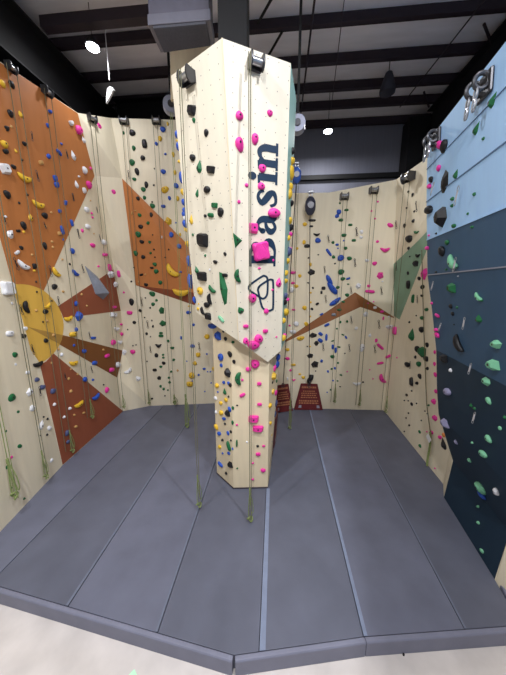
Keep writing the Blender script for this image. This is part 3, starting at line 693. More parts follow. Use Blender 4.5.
# survey of the holds: each tile gives its corner in the photograph, then colour, shape, place and size
SURVEY = '''
@0 50 W
k o 70 220 32 42;k o 63 403 36 40;k o 42 495 30 26;y o 12 215 34 40;y t 128 405 34 40;n c 70 485 16 20;b e 314 390 28 18 20;b e 298 478 14 24;w t 450 462 28 24
@0 130 W
k c 45 3 22 12;y o 25 92 42 44;k e 33 137 36 26;y t 98 130 20 38 -30;k o 152 88 28 26;k c 138 188 16 16;k o 83 234 36 28 15;w q 28 246 62 64;y b 150 300 85 60 25;k o 42 410 38 52;k c 172 409 16 16;k c 119 462 18 18;y b 238 468 76 52 20;n e 256 208 30 26;b o 304 167 38 28 55;b l 370 142 36 44 50;b c 386 88 18 16;b e 345 308 24 38;b e 354 348 28 34;b l 413 460 16 34 -60;w t 460 162 28 50;w t 482 343 28 48;w c 497 294 14 12
Q 185 40 0 30;Q 220 290 6 36;Q 410 152 4 28;Q 447 425 2 26
@0 210 W
w c 33 42 20 18;y t 192 45 38 46;k o 280 36 40 36;n c 322 16 18 14;k o 145 100 34 50;y c 148 138 18 18;k e 113 133 28 18;w t 66 150 62 56 40;b e 375 8 20 22;b l 390 128 18 56;b l 451 82 18 42;n e 373 150 26 24;n c 285 103 16 22;k o 280 228 24 46;n c 327 201 18 18;n c 332 235 16 18;k o 132 240 30 26 25;w e 106 270 36 28 -40;w b 145 348 88 48 33;n c 201 283 18 16;k e 214 357 24 36;y c 215 384 20 16;k c 227 454 14 16;y b 352 395 56 60 48;k o 342 486 38 34;b c 398 187 12 14;b r 455 259 26 38;n c 393 313 14 14;k c 440 342 14 16;b b 475 398 40 46 40
w s 36 495 84 88
Q 10 60 4 30;Q 268 97 5 22;Q 84 340 12 40;Q 303 388 4 36;Q 483 150 4 30
@0 290 W
k c 231 12 16 14;n c 398 10 18 16;k b 162 108 36 82 75;w c 72 84 16 20;n c 227 130 22 18;k r 284 136 36 32;k c 326 69 14 12;y b 300 98 40 36 -40;b c 478 85 26 34 40;y b 428 178 56 34 -15;n c 298 196 18 20;k c 270 202 14 14;k r 287 320 28 30;w c 10 245 24 20;w e 50 279 58 38;w o 158 244 30 24;k r 145 291 34 32;G r 84 410 42 40;w r 8 400 22 22;w r 54 460 30 28;w r 88 471 30 26;k b 236 467 62 40 -20;n c 335 285 20 22;n c 368 375 16 20;w c 388 408 20 26;y e 458 282 48 32;y b 462 460 54 34 -8;b c 480 250 20 30;b c 466 350 16 20;n c 325 461 16 16
Q 115 125 6 32;Q 356 72 3 32;Q 188 378 6 32
@0 370 W
w e 168 18 30 24;i r 230 61 32 30;i e 264 110 32 30;w c 68 100 20 18;w c 133 140 20 20;G r 58 175 60 60;w P 178 142 50 60;w r 195 242 40 44;w t 176 268 30 26 50;G e 100 269 32 26;w t 256 345 44 80 15;k c 272 297 16 16;k c 298 310 16 18;k c 293 410 18 20;k c 246 415 14 22;w r 308 367 28 30;G r 25 387 28 36;G r 115 482 38 30;i e 330 135 30 34;w c 342 218 22 24;w c 404 297 20 20;w c 440 243 24 22;n c 446 134 18 22;n c 432 57 16 18;y b 490 218 50 40 -35;n c 468 285 18 16;n c 478 358 24 20;i o 421 400 26 38;i r 428 454 24 24;w c 490 28 14 12;w c 200 482 14 18
Q 235 135 3 30;Q 398 40 2 22
@0 450 W
p o 62 50 28 28;G r 36 108 24 34;y c 42 142 12 18;G c 137 100 14 14;G c 66 240 16 20;G c 108 275 18 18;G c 150 308 18 18;w r 322 65 20 28
@60 100 W
p r 115 190 44 50;w e 68 147 30 26;p r 241 165 32 44;w t 147 250 26 50 -30;w t 82 350 28 58;w r 152 445 30 44;p c 192 432 14 18;w c 118 484 18 14;p o 260 380 24 20;n c 291 416 14 14;G c 402 208 16 24;k o 458 210 44 42 15;G o 467 306 24 30;G o 457 397 36 38;k o 488 455 30 44
Q 30 350 2 24;Q 439 478 3 28
@60 180 W
w t 103 28 26 44;w e 150 68 20 34;p o 180 33 34 46;p r 332 78 42 44;p r 286 151 42 42;w r 165 187 32 36;p c 199 210 14 16;p c 204 236 14 16;w r 172 295 34 32;p c 139 320 16 26;p o 204 414 38 28 15;w r 275 395 32 36;p e 282 474 36 20;p c 322 282 12 12;p c 332 381 12 12;b o 33 145 18 30;n c 192 130 10 10;n c 214 340 10 10
Q 102 340 5 30;Q 241 367 4 22;Q 222 190 2 20;Q 419 482 3 18;Q 70 108 2 24
@60 260 W
p l 311 48 20 46;p l 374 88 22 46;w P 320 92 48 46;w P 348 155 30 36;w r 250 210 42 30;p c 242 40 16 14;p c 245 130 14 14;k c 451 136 14 14;p c 407 204 20 22;k o 456 266 36 46;k c 502 320 12 14;p e 442 335 36 24;k r 471 395 22 22;k c 428 440 10 10;p e 342 299 28 18;w q 336 347 44 32;n c 135 218 16 18;n c 168 290 14 16;b P 115 355 46 60;p c 385 407 18 16;w h 354 434 36 34;p c 387 468 20 24;b e 208 494 34 18
Q 131 54 5 28;Q 175 478 3 24
@60 340 W
b o 150 71 30 28;p r 334 15 32 36;w h 375 12 32 34;n c 272 62 16 16;p e 294 101 34 24 -25;w P 405 77 36 36;p r 461 74 32 28;k c 461 36 10 10;k c 481 31 10 10;b e 214 146 30 26;p e 322 190 30 28;w r 363 156 34 36;w b 428 195 48 36 -35;w t 492 243 40 36 -40;b r 156 249 30 32;b c 207 252 18 16;p o 293 317 24 38;b b 223 358 44 48 -40;y b 120 402 50 40 -35;n c 67 185 14 14;n c 110 217 18 14;n c 53 244 18 18;n c 66 324 20 24;n c 148 461 20 16;n c 88 474 14 14;k c 275 283 10 12
Q 188 186 3 22
@115 100 W
k l 187 278 32 56;k r 176 367 30 32;b r 303 187 34 36;y o 286 246 26 32;y o 333 152 14 26;b o 262 278 20 24;b c 319 342 18 16;y o 369 346 20 32;b r 306 454 32 32;y o 380 460 18 30;k c 249 434 8 12;G o 123 502 28 20
@115 100 E
b r 380 195 28 50;b o 394 275 24 52;y c 388 235 12 14;y c 400 370 12 24;b o 415 475 22 60
@115 180 W
k o 199 32 26 40;k c 246 33 14 14;G r 180 60 30 32;G o 187 113 22 24;y o 317 63 52 44 -20;b r 387 37 30 36;b o 345 116 20 28;y o 397 118 20 30;k o 146 118 24 24;k c 235 139 12 12;G o 238 165 32 32;b e 306 168 28 20;n c 130 195 14 12;n c 108 210 10 26;G o 156 223 24 24;k o 229 221 22 28;G c 209 272 22 24;k r 163 295 30 28;G o 148 345 40 40 25;k c 238 347 10 10;k o 170 392 30 24;G c 219 393 20 20;y P 337 262 44 56;b r 356 347 28 36;b r 405 420 28 32;b c 386 270 12 14;y c 412 345 16 26;G o 132 465 26 36;G c 225 462 18 18;k r 179 487 26 26;k c 246 440 14 12;k c 252 488 12 10;k c 340 440 10 14;k c 318 490 12 10;w c 297 362 8 20
Q 70 490 3 18
@115 180 E
y o 422 62 20 36;b o 422 130 24 46;b o 432 185 22 44;b r 403 205 38 44;w r 415 230 26 40;y r 440 220 30 34;b o 434 270 40 54;y o 455 307 24 30;y o 468 398 30 34;b o 475 500 20 50
@115 260 W
k c 120 48 10 14;G o 252 28 28 24;k e 233 50 24 12;G o 261 73 32 28;y b 365 68 80 80 45;y b 418 198 108 20 4;b c 415 76 18 16;k e 168 94 24 16 -20;n c 192 92 10 14;n c 150 138 12 14;k o 197 157 26 22;G o 287 143 28 26;G o 236 215 42 36 15;k c 192 240 10 12;G c 262 255 18 18;G o 241 280 26 22;k c 222 302 12 14;k e 160 320 22 20 40;G P 296 320 36 46;k c 187 364 10 10;G P 302 400 44 38;k c 233 383 10 12;k c 240 420 14 20;k c 200 466 18 20;k c 224 485 10 10;G e 291 462 24 14;G e 291 480 32 18;b o 465 332 34 20;b o 497 410 18 18;y c 468 292 18 10;b c 418 492 14 26
Q 172 264 3 26;Q 209 406 3 24
@140 335 W
k h 117 65 40 32;G e 204 82 26 16;G o 178 38 18 18;k r 104 128 24 28;G c 146 125 18 14;G c 148 143 18 14;k o 150 178 24 22;G c 132 200 22 16;G c 213 157 20 18 -30;k e 93 221 28 18;k P 122 272 28 26;G c 197 232 16 16;n c 238 225 14 16;G c 183 270 18 16;G c 187 299 18 18;G c 130 324 18 18;G c 150 341 18 18;G c 176 348 12 12;k c 76 402 16 12;k c 44 167 10 10;k c 158 385 10 10;b e 332 70 30 22;y e 368 125 30 30;y r 347 178 26 28;y r 328 255 40 40;y e 315 310 42 34;b c 406 214 22 16;b c 371 252 16 14;y c 466 213 24 28;y r 423 12 32 28;b c 423 121 12 14;b c 428 232 10 10;b c 445 232 12 10;b c 296 166 10 10;b c 410 357 10 10;b c 450 303 10 10;k c 220 420 14 10;b c 332 290 10 12
Q 68 88 3 20;Q 375 70 3 24
@165 60 P
k q 172 320 56 70;G o 184 383 22 32;k o 263 463 30 46
@165 140 E
b o 78 28 22 40;b o 100 225 22 70;y o 105 318 18 36
@165 140 P
k r 177 112 38 46;G t 218 168 42 84;k q 292 188 58 50;k r 268 314 44 46;G t 205 335 24 56 15;G q 315 414 44 36;G e 292 477 42 28;k r 256 480 20 22;k o 354 458 42 58
@165 210 E
b o 158 330 20 50;y c 163 418 20 34;b o 182 450 34 90
@165 210 P
y t 167 60 26 64;G c 177 157 14 20;k q 243 192 72 92;G c 255 288 16 18;k o 381 279 20 26;k o 320 329 30 24;G t 200 378 32 48 -25;k q 238 420 64 62;k e 381 413 38 24;w c 284 378 10 20
@165 280 P
y r 225 68 36 52;G b 300 58 50 46 45;G v 372 55 54 210;k b 286 120 32 70 80;k o 267 158 44 34;k b 240 195 30 52 70;k q 275 230 40 48;m l 357 246 38 44 50;y r 222 250 46 40;G t 477 190 46 46 -40;y c 210 182 16 24;y c 213 150 10 10;k c 370 325 14 18;k o 385 372 22 24;G c 430 393 22 20;b P 340 355 42 60;b r 285 290 60 36;b c 182 125 20 46
@165 280 W
y e 267 357 30 28;b c 180 285 16 16
@205 340 P
b r 103 107 32 50;b r 105 160 18 26;k P 147 207 40 58;k o 160 90 26 40;k o 183 137 22 26;G b 214 243 40 84 90;p r 236 252 16 18;p r 316 150 56 60;p e 274 185 36 28;p e 343 277 30 24;p e 237 348 40 26 -30;p e 345 407 32 20;b c 120 268 20 22;b o 152 275 18 26;k o 162 285 20 26;G t 125 325 26 42;y r 78 288 26 30;b c 82 328 12 14;y r 135 378 22 28;y r 102 398 22 24;y r 105 459 28 30;w e 70 368 18 24;w c 72 455 14 24;k P 147 465 34 44;b o 158 438 18 34;G o 176 430 16 26;k c 203 413 16 10;b r 122 497 26 20;k c 150 358 12 16
@205 340 R
y P 418 228 34 50;p o 430 178 22 36;b o 448 155 24 40;b o 455 110 22 40;y P 412 325 28 44;p o 432 335 26 44;y o 405 415 20 30;i o 430 400 30 44;k o 412 270 20 26;G o 440 260 20 24;i o 428 470 24 40
@205 415 P
y o 74 75 22 36;k c 128 55 16 16;G o 174 48 16 30;p e 202 62 16 12;p q 308 25 66 50;p q 336 86 70 42;b r 92 116 24 26;b o 148 115 16 26;k o 165 105 14 20;k c 112 158 18 18;y r 95 200 20 24;G l 153 195 18 60;G l 201 178 12 48;k c 165 160 12 14;b c 175 213 10 16;b l 99 310 32 36 45;b o 152 242 18 20;b c 113 242 12 14;k P 164 315 32 42;k c 135 367 16 18;G c 204 337 14 12;w c 265 170 14 14;k r 333 196 18 16;p e 371 196 20 14;p e 336 247 32 22;p c 303 304 16 12;p r 367 348 32 26;p c 303 406 18 14
@205 415 R
y o 405 50 14 24;y o 410 85 20 30;y o 408 125 14 24;b c 408 165 12 18
@225 110 P
p r 90 38 48 60;p o 91 222 54 90;p o 189 186 46 68;p o 283 22 36 42;p r 235 370 46 56;p r 228 483 46 50;p c 136 476 26 28
@225 190 P
p c 88 75 22 28;p r 308 146 80 64;p q 180 243 62 70;p s 224 388 104 120 -12;p c 304 444 16 20;G v 80 318 60 100;p c 217 495 22 16
@225 270 P
G b 80 38 26 90 80;p t 340 78 44 62;p r 172 178 50 60;p r 260 260 32 36;p c 300 125 16 16;p e 131 356 36 24;p e 254 387 34 26;p r 211 433 56 56;p r 130 448 34 44;p o 178 475 80 60;p c 325 423 14 12
@225 110 R
k o 422 262 18 34;y o 419 325 18 36;y o 414 405 24 70;y o 408 490 22 40
@225 190 R
y o 403 30 18 50;k o 415 85 14 30;y o 405 195 20 36;k o 410 240 24 36;p o 413 282 16 26;y o 395 305 18 28;i o 398 392 26 48;y o 390 450 18 30;p c 418 370 14 18
@225 270 R
y o 380 20 16 30;y o 378 70 16 26;i o 375 165 24 36;k o 372 205 16 30;p o 390 187 18 20;y r 376 265 30 46;y o 366 320 20 30;y o 358 430 22 34;p o 370 415 16 28;p o 356 462 18 24
@280 170 W
k e 203 320 48 14;k e 197 357 26 12;k h 232 408 44 26;b r 239 446 36 34;y r 157 343 28 26;y r 152 457 22 28;y o 108 497 18 18;k e 170 482 36 22;b r 372 266 30 34;b r 360 292 26 26;G c 379 210 14 14;G e 420 254 28 14;G e 384 318 30 18;G e 444 348 28 14;G e 404 414 32 20;G e 466 446 28 16;G o 335 459 20 18;b e 361 473 22 14;b c 403 447 12 12;G o 414 495 24 20;b c 367 495 12 10
Q 482 392 3 24;Q 305 437 3 24
@280 250 W
b l 308 15 36 46 55;G r 338 44 22 22;b r 384 50 42 40;G o 438 54 32 26;G o 385 140 44 34;G o 397 183 32 22;b e 431 181 28 16 -20;G o 365 237 24 20;G c 431 216 18 10;G o 424 285 28 22;b o 310 190 72 34 58;b o 330 245 98 40 48;b o 348 328 84 36 -38;k P 198 140 46 40;y c 192 92 20 26;y o 125 164 22 24;y o 103 229 28 22;y c 195 270 14 14;y o 155 366 30 28;y c 195 331 12 16;y c 192 420 12 12;p e 83 144 34 18;p e 82 209 24 16;w o 76 252 32 36;p e 86 378 24 12;p c 60 478 16 12;w o 102 467 38 32;y o 165 468 26 28;k e 275 242 26 22;k l 262 268 14 22;k e 236 341 24 18 -30;k c 202 373 20 18 40;k c 208 240 14 16 -50;b e 262 407 26 14 -30;b e 296 474 36 20 -25;G o 400 328 24 14;G e 375 379 28 14;g e 340 410 30 18;G c 381 456 18 18;G c 424 452 16 18;G c 360 497 14 12;w o 495 225 30 28;k c 180 50 12 12;k c 178 208 12 12;k c 348 86 14 12;k c 242 30 12 10;w c 483 492 20 14
Q 281 125 2 22;Q 288 308 2 22;Q 471 80 2 24;Q 448 438 2 22;Q 447 255 2 22
@280 330 W
y o 130 52 50 32 -15;w o 82 12 44 26;y o 48 124 26 20;p o 48 181 30 20;y e 84 220 32 14;p c 67 255 18 18;w c 48 308 12 24;p h 86 314 26 18;y c 125 279 20 12;y o 147 300 24 20;k P 208 33 50 32;b e 256 25 30 24 35;b l 293 46 16 44;b e 254 66 34 28 35;k P 230 84 30 30;G e 333 69 20 10 -20;G e 372 107 22 12 15;G e 398 30 20 10 20;b e 417 46 22 14 60;b e 333 107 16 32;b e 352 128 16 36;k P 192 163 42 30;G o 331 168 30 22;k P 222 218 50 44;b P 263 197 20 22;b c 303 262 14 18;b c 347 242 16 18;G c 367 208 16 14;G c 326 246 14 14;G c 385 284 20 12 20;b c 336 320 12 12;G c 364 322 14 10;k c 225 259 10 10;k c 173 104 10 10;y c 190 104 14 12;k c 410 148 10 10;p c 425 263 10 10;k c 380 358 10 10;G c 320 378 12 12;b c 298 394 10 10
Q 272 105 2 22;Q 436 110 2 22
@350 160 W
p c 176 263 14 14;p c 136 323 14 14;p c 158 371 14 14;p o 253 414 40 30 20;k c 370 200 14 16;k t 395 222 20 28 180;k c 359 303 14 14;k c 408 325 12 14;k c 403 386 16 24;k o 348 416 20 28;k o 378 500 48 40 -20;G h 423 455 36 26;w o 72 455 24 24;w o 70 490 22 20;G e 5 410 20 12
Q 302 410 4 26;Q 434 295 5 32;Q 38 455 2 26
@350 240 W
p r 173 10 20 18;p h 220 60 64 40;p o 155 149 32 30 -20;p P 192 225 46 44 -20;p o 118 291 24 18;p l 125 325 64 16 5;w o 107 130 26 20;w P 52 291 34 40;k c 373 52 18 22;k c 380 104 12 12;k h 432 97 34 30;k P 420 150 42 40;k o 369 210 14 24;k l 373 282 24 56;k o 440 244 20 24;k r 462 297 26 28;k e 458 353 18 16;G l 402 372 14 56;p P 476 215 32 70;G r 459 492 26 26;G c 487 440 26 24;w e 157 429 22 16;p c 113 400 14 10;p e 201 454 24 14;w P 100 470 34 34;p c 150 390 10 10;w c 205 262 16 10;w c 245 485 12 12;p l 210 495 10 24;k c 420 478 10 10
Q 28 145 2 24;Q 195 320 3 24;Q 440 375 3 24;Q 305 165 3 26
@350 320 W
w o 248 43 46 30 -10;p l 288 68 22 54;w t 126 96 24 26;w r 38 52 22 22;w o 76 175 34 50;p r 165 129 18 26;p l 190 168 46 38 42;p l 245 228 46 22 -25;p l 190 272 46 12 -10;p b 205 370 46 52 60;w h 42 400 56 26;k c 82 393 14 12;p c 145 372 10 10;p c 125 315 10 10;G t 394 92 40 80;k o 457 62 34 36;k o 430 185 30 40;G P 465 205 50 70;k o 491 158 20 32;k c 416 235 14 24;k e 486 247 26 34;k o 367 283 34 34;G r 439 278 30 36;k c 492 307 18 24;k l 393 390 20 58;k o 445 357 22 34;k c 426 400 22 22;k c 361 475 16 16;k c 392 450 10 10;k c 377 14 12 16;p c 298 238 10 10
Q 178 25 2 26;Q 152 180 2 24;Q 394 285 2 24
@375 390 W
k o 203 32 16 18;k c 233 5 12 10;k c 187 66 10 10;k c 212 68 10 10;k o 235 90 14 24;k c 264 85 10 10;k c 213 146 10 12;k c 198 177 10 10;k c 218 223 12 14;k c 187 262 10 10;k c 294 192 10 10;G o 285 265 14 22;G o 287 354 16 22;G c 341 97 14 14;k c 317 133 10 10;k c 333 150 12 10;p r 388 8 18 28;p P 375 73 30 36;p P 383 178 30 38;p c 329 264 12 10;p r 362 269 20 24;p r 414 299 24 26;o r 437 285 16 30;k t 436 340 32 80 -15;p c 380 495 12 10
@426 60 W
G t 425 252 44 96 35;G t 322 432 32 84 30;G c 365 497 18 22
@426 140 W
p o 92 30 36 50;k o 122 40 36 76;p o 85 178 26 38;k o 36 250 26 38;p r 25 292 28 32;k v 122 268 56 124 28;G t 192 215 30 66 15;G c 170 372 24 28;G c 167 415 20 24;G c 308 342 22 24;G c 266 466 14 18;k r 25 440 52 54;k P 107 487 66 116 20
Q 67 304 -8 42 w;Q 226 347 -10 62 w
@426 220 W
G o 180 38 32 26;G c 293 45 24 20;k c 66 85 14 14;p c 20 97 14 14;p r 10 177 26 26;G o 137 142 28 30;k o 107 198 36 66;m b 178 265 66 86 60;G c 130 313 18 14;k c 65 328 20 12;G P 172 432 54 66;m b 337 485 44 56 50;g c 205 355 14 12
Q 211 277 -5 45 w;Q 64 412 -4 28 w
@426 300 W
p c 38 20 16 16;p l 75 97 38 22 35;p r 68 188 30 22;p o 75 222 36 26 35;p o 58 330 14 24;p o 57 405 16 26;p o 62 473 18 32;k o 160 40 22 28;G c 198 47 16 16;k o 172 87 20 24;k c 178 155 10 10;k b 215 275 50 120 68;k P 122 372 50 56;G t 335 117 52 50;m P 450 280 70 54;m P 437 413 86 72;w c 158 445 18 28;G c 352 3 28 14
Q 269 143 -2 38 w;Q 112 168 -5 24 w;Q 308 432 -5 34 w
@426 380 W
l r 142 75 44 48;m P 388 10 44 54;m o 401 132 28 46;G t 285 160 26 24;G c 309 180 18 18;l P 130 277 32 46;m o 400 373 64 36 60;m o 368 470 62 36 35;m r 471 305 20 26;m c 294 397 14 16;G c 500 236 18 24;l c 193 392 12 22
Q 333 238 -5 34 w
@426 450 W
m c 277 64 14 20;m o 355 243 54 40 35;b e 363 285 44 24 45;w o 450 265 50 38 55;m c 330 358 20 18;m c 332 460 20 22
@426 520 W
m o 356 197 20 30
'''
HOLDS = []
QDRAWS = []
for row in SURVEY.strip().splitlines():
    if row[0] == '@':
        q = row[1:].split(); ox, oy, code = float(q[0]), float(q[1]), q[2]; continue
    for item in row.split(';'):
        q = item.split(); TS = 6.325
        if q[0] == 'Q':
            a, b, c, d = [float(v)/TS for v in q[1:5]]
            QDRAWS.append((ox+a, oy+b, c, d, q[5] if len(q) > 5 else 'k')); continue
        c, s = q[0], q[1]; a, b, wp, hp = [float(v)/TS for v in q[2:6]]; rot = float(q[6]) if len(q) > 6 else 0.
        x, y = ox+a, oy+b
        fr = frame_of(x, y, wp, hp, rot, s, code)
        if fr: HOLDS.append(dict(x=x, y=y, w=wp, h=hp, c=c, s=s, code=code, fr=fr, area=wp*hp))
        else: print('no wall behind hold', c, s, x, y)
# zones, named by what one can find in the photograph
def inpoly(x, y, poly):
    r = False; j = len(poly)-1
    for i in range(len(poly)):
        (xi, yi), (xj, yj) = poly[i], poly[j]
        if (yi > y) != (yj > y) and x < (xj-xi)*(y-yi)/(yj-yi)+xi: r = not r
        j = i
    return r
def blue_edge(y):
    pts = [(141, 428), (202, 426.5), (240, 427), (275, 427.5), (310, 432), (350, 436.3), (390, 437), (414, 438.6), (461, 453), (497, 444)]
    if y < 141: return 428+(141-y)*.9
    for (y0, x0), (y1, x1) in zip(pts, pts[1:]):
        if y <= y1: return x0+(x1-x0)*(y-y0)/(y1-y0)
    return 444
def zone(h):
    x, y, c = h['x'], h['y'], h['code']
    if c == 'E': return "pillar head's left edge"
    if c == 'R': return "pillar head's right edge" if y < 350 else "pillar shaft's right edge"
    if c == 'P':
        crease = 222+(y-38)*16.5/303
        if y > 341 or (y > 312 and y > 319.5+(x-203)*.655):
            return "pillar shaft's left face" if x < 235 else "pillar shaft's front face"
        return "pillar head's left face" if x < crease else "pillar's lettered face"
    if x < 125 and x < (123 if y > 311 else 78+(y-113)*43/198.):
        for k, nm in (('OCH', 'yellow sun'), ('SUN', 'yellow sun'), ('ORG', 'orange sunburst field'), ('RED1', 'upper red ray'), ('BRN', 'dark brown ray'), ('RED2', 'lower red ray')):
            if inpoly(x, y, PAINT[k]): return nm
        if x < xb(y): return 'cream panel left of sun'
        if y < 316 and x < 118: return 'cream wedge above upper red ray'
        if y < 343 or (x > 64 and y < 335+(x-62)*.26): return 'cream strip under upper red ray'
        return 'cream strip under brown ray'
    if x < 136 and x < 111+(y-118)*.13: return 'cream corner panel'
    if x < 217:
        if inpoly(x, y, [(122, 178), (206, 263), (206, 309), (136, 285)]): return 'orange wedge'
        return 'back wall above orange wedge' if y < 290 and y < 178+(x-100)*1.2 else 'back wall below orange wedge'
    if x > blue_edge(y) and x > 425:
        if y < 286-(x-301)*.365: return 'pale blue band'
        return 'slate blue band' if y < 286+(x-301)*.474 else 'navy lower band'
    if inpoly(x, y, [(393.9, 264), (418.5, 240.5), (427.5, 231), (427.5, 248), (399.5, 319.5)]): return 'sage green triangle'
    if inpoly(x, y, [(276, 346), (355, 292), (399, 319), (360, 307)]): return 'brown ridge'
    if x > (397-(y-179)*.056): return 'cream right wall'
    lim = 346-(x-276)*.69 if x < 355 else 292+(x-355)*.62
    return 'back wall above brown ridge' if y < lim else 'back wall below brown ridge'
SW = {'r': 'round', 'o': 'oval', 'e': 'ledge-like', 't': 'pointed', 'P': 'chunky angular', 'q': 'blocky', 'b': 'curved', 'l': 'long bar', 'h': 'V-shaped', 's': 'big square', 'v': 'sharp-cornered', 'c': 'tiny'}
ORD = ['', 'topmost', 'second from top', 'third from top', 'fourth from top', 'fifth from top', 'sixth from top', 'seventh from top', 'eighth from top', 'ninth from top', 'tenth from top', 'eleventh from top', 'twelfth from top', 'thirteenth from top', 'fourteenth from top', 'fifteenth from top']
byz = {}
for h in HOLDS:
    h['z'] = zone(h); byz.setdefault((h['z'], h['c'], h['s']), []).append(h)
for (z, c, s), L in byz.items():
    L.sort(key=lambda h: (h['y'], h['x']))
    base = '%s %s' % (SW[s], HC[c][0])
    for i, h in enumerate(L):
        if len(L) == 1: h['label'] = '%s hold, only one on the %s' % (base, z)
        elif len(L) == 2: h['label'] = '%s hold, %s of two on the %s' % (base, 'upper' if i == 0 else 'lower', z)
        else:
            o_ = 'lowest' if i == len(L)-1 else ORD[min(i+1, 15)]
            h['label'] = '%s hold, %s of %d on the %s' % (base, o_, len(L), z)
HOLDS.sort(key=lambda h: -h['area'])
MESH = {}
bolt_me = None
bmb = MB().tube([(0, 0, -.6), (0, 0, .35)], 1.0, 10)
bolt_me = mesh_of('bolt', bmb.v, bmb.f, bolt_m)
def bolt_lbl(o): return o
small = MB(); small_fm = []
order_c = list(HC)
var_i = 0
for idx, h in enumerate(HOLDS):
    p, xa, ya, n, W_, H_, D_ = h['fr']; s = h['s']
    var_i += 1; var = 1 if (s == 'v' and h['x'] > 232 and h['x'] < 300) else var_i % 3
    if s == 'v' and not (232 < h['x'] < 300): var = 0
    Vt, Ft, tp, sm = template(s, var)
    if idx < 300:
        key = (s, var, h['c'])
        if key not in MESH: MESH[key] = mesh_of('climbing_hold', Vt, Ft, HM[h['c']], None, sm)
        o = link('climbing_hold', MESH[key])
        mx = Matrix((xa*W_, ya*H_, n*D_)).transposed().to_4x4(); mx.translation = p
        o.matrix_world = mx
        tag(o, h['label'], 'climbing hold', 'climbing holds on the '+h['z'])
        if h['area'] > 34 and s != 'c':
            b = link('bolt', bolt_me, o); r = min(.016, .12*min(W_, H_))
            b.matrix_local = Matrix.Translation(V(tp)) @ Matrix.Diagonal((r/W_, r/H_, r*.5/D_, 1))
    else:
        k0 = len(small.f)
        small.add([p+xa*(v[0]*W_)+ya*(v[1]*H_)+n*(v[2]*D_) for v in Vt], Ft)
        small_fm += [order_c.index(h['c'])]*(len(small.f)-k0)
me = mesh_of('small_footholds', small.v, small.f, [HM[c] for c in order_c], small_fm)
tag(link('small_footholds', me), 'scattered small multicoloured footholds all over the climbing walls and pillar', 'footholds', None, 'stuff')
# two long grey wedge volumes on the left wall
def prow(px, depth, label):
    b = [onL(*p) for p in px]; n = LP[1] if LP[1].dot(EYE-l1) > 0 else -LP[1]
    k = len(b); ce = sum(b, V((0, 0, 0)))/k
    tops = [b[0].lerp(b[3], .35)+n*depth*.5, b[0].lerp(b[3], .78)+n*depth]
    vs = [q-n*.01 for q in b]+tops
    fs = [[0, 1, 6], [1, 2, 7, 6], [2, 3, 7], [3, 4, 7], [4, 5, 6, 7], [5, 0, 6]]
    m = MB().add(vs, fs+[[5, 4, 3, 2, 1, 0]])
    tag(m.put('wall_volume', HM['g']), label, 'climbing volume', 'grey volumes on the left wall')
prow([(84, 264.5), (97.5, 276), (103.5, 291), (103.2, 300), (95, 294), (91, 282)], .3, 'long grey wedge volume above the upper red ray with white hold at its foot')

# ---------------------------------------------------------------- quickdraws
qn = 0
QL = {}
rows = QDRAWS
ring = None
qd_items = []
for q in rows:
    x, y, dx, dy = q[:4]
    a, na = locate(x-dx, y-dy, 'W'); b, nb = locate(x+dx, y+dy, 'W')
    if a is None or b is None: continue
    qd_items.append((x, y, q[4], a, b, na, nb))
cnt = {}
for it in qd_items:
    z = zone(dict(x=it[0], y=it[1], code='W')); cnt.setdefault((z, it[2]), []).append(it)
def carab(c, d, n, r, m, nm, par):
    s = d.cross(n).normalized(); q = MB()
    q.tube([c+d*(r*1.5*math.cos(t))+s*(r*math.sin(t))+n*.02 for t in [2*math.pi*i/12 for i in range(12)]], r*.22, 6, closed=True)
    q.put(nm, m, par, smooth=True)
for (z, kc), L in cnt.items():
    L.sort(key=lambda t: t[1])
    for i, (x, y, kc, a, b, na, nb) in enumerate(L):
        colr = 'white' if kc == 'w' else 'dark'
        lab = ('only %s quickdraw hanging on the %s' % (colr, z)) if len(L) == 1 else '%s quickdraw, %s of %d hanging on the %s' % (colr, 'lowest' if i == len(L)-1 else ORD[i+1], len(L), z)
        t = thing('quickdraw', lab, 'quickdraw', a+na*.02, 'quickdraws on the '+z)
        b2 = b+(nb*.05); a2 = a+na*.03; d = (b2-a2); L_ = d.length; dn = d.normalized()
        r = min(.03, L_*.1)
        carab(a2+dn*r*1.4, dn, na, r, iron if kc == 'k' else chrome, 'upper_carabiner', t)
        carab(b2-dn*r*1.4, dn, na, r, iron if kc == 'k' else chrome, 'lower_carabiner', t)
        s = dn.cross(na).normalized()
        MB().box((a2+b2)/2+na*.02, L_-4.6*r, .02, .012, (dn, s, na)).put('sling', web_m if kc == 'k' else sling_m, t)

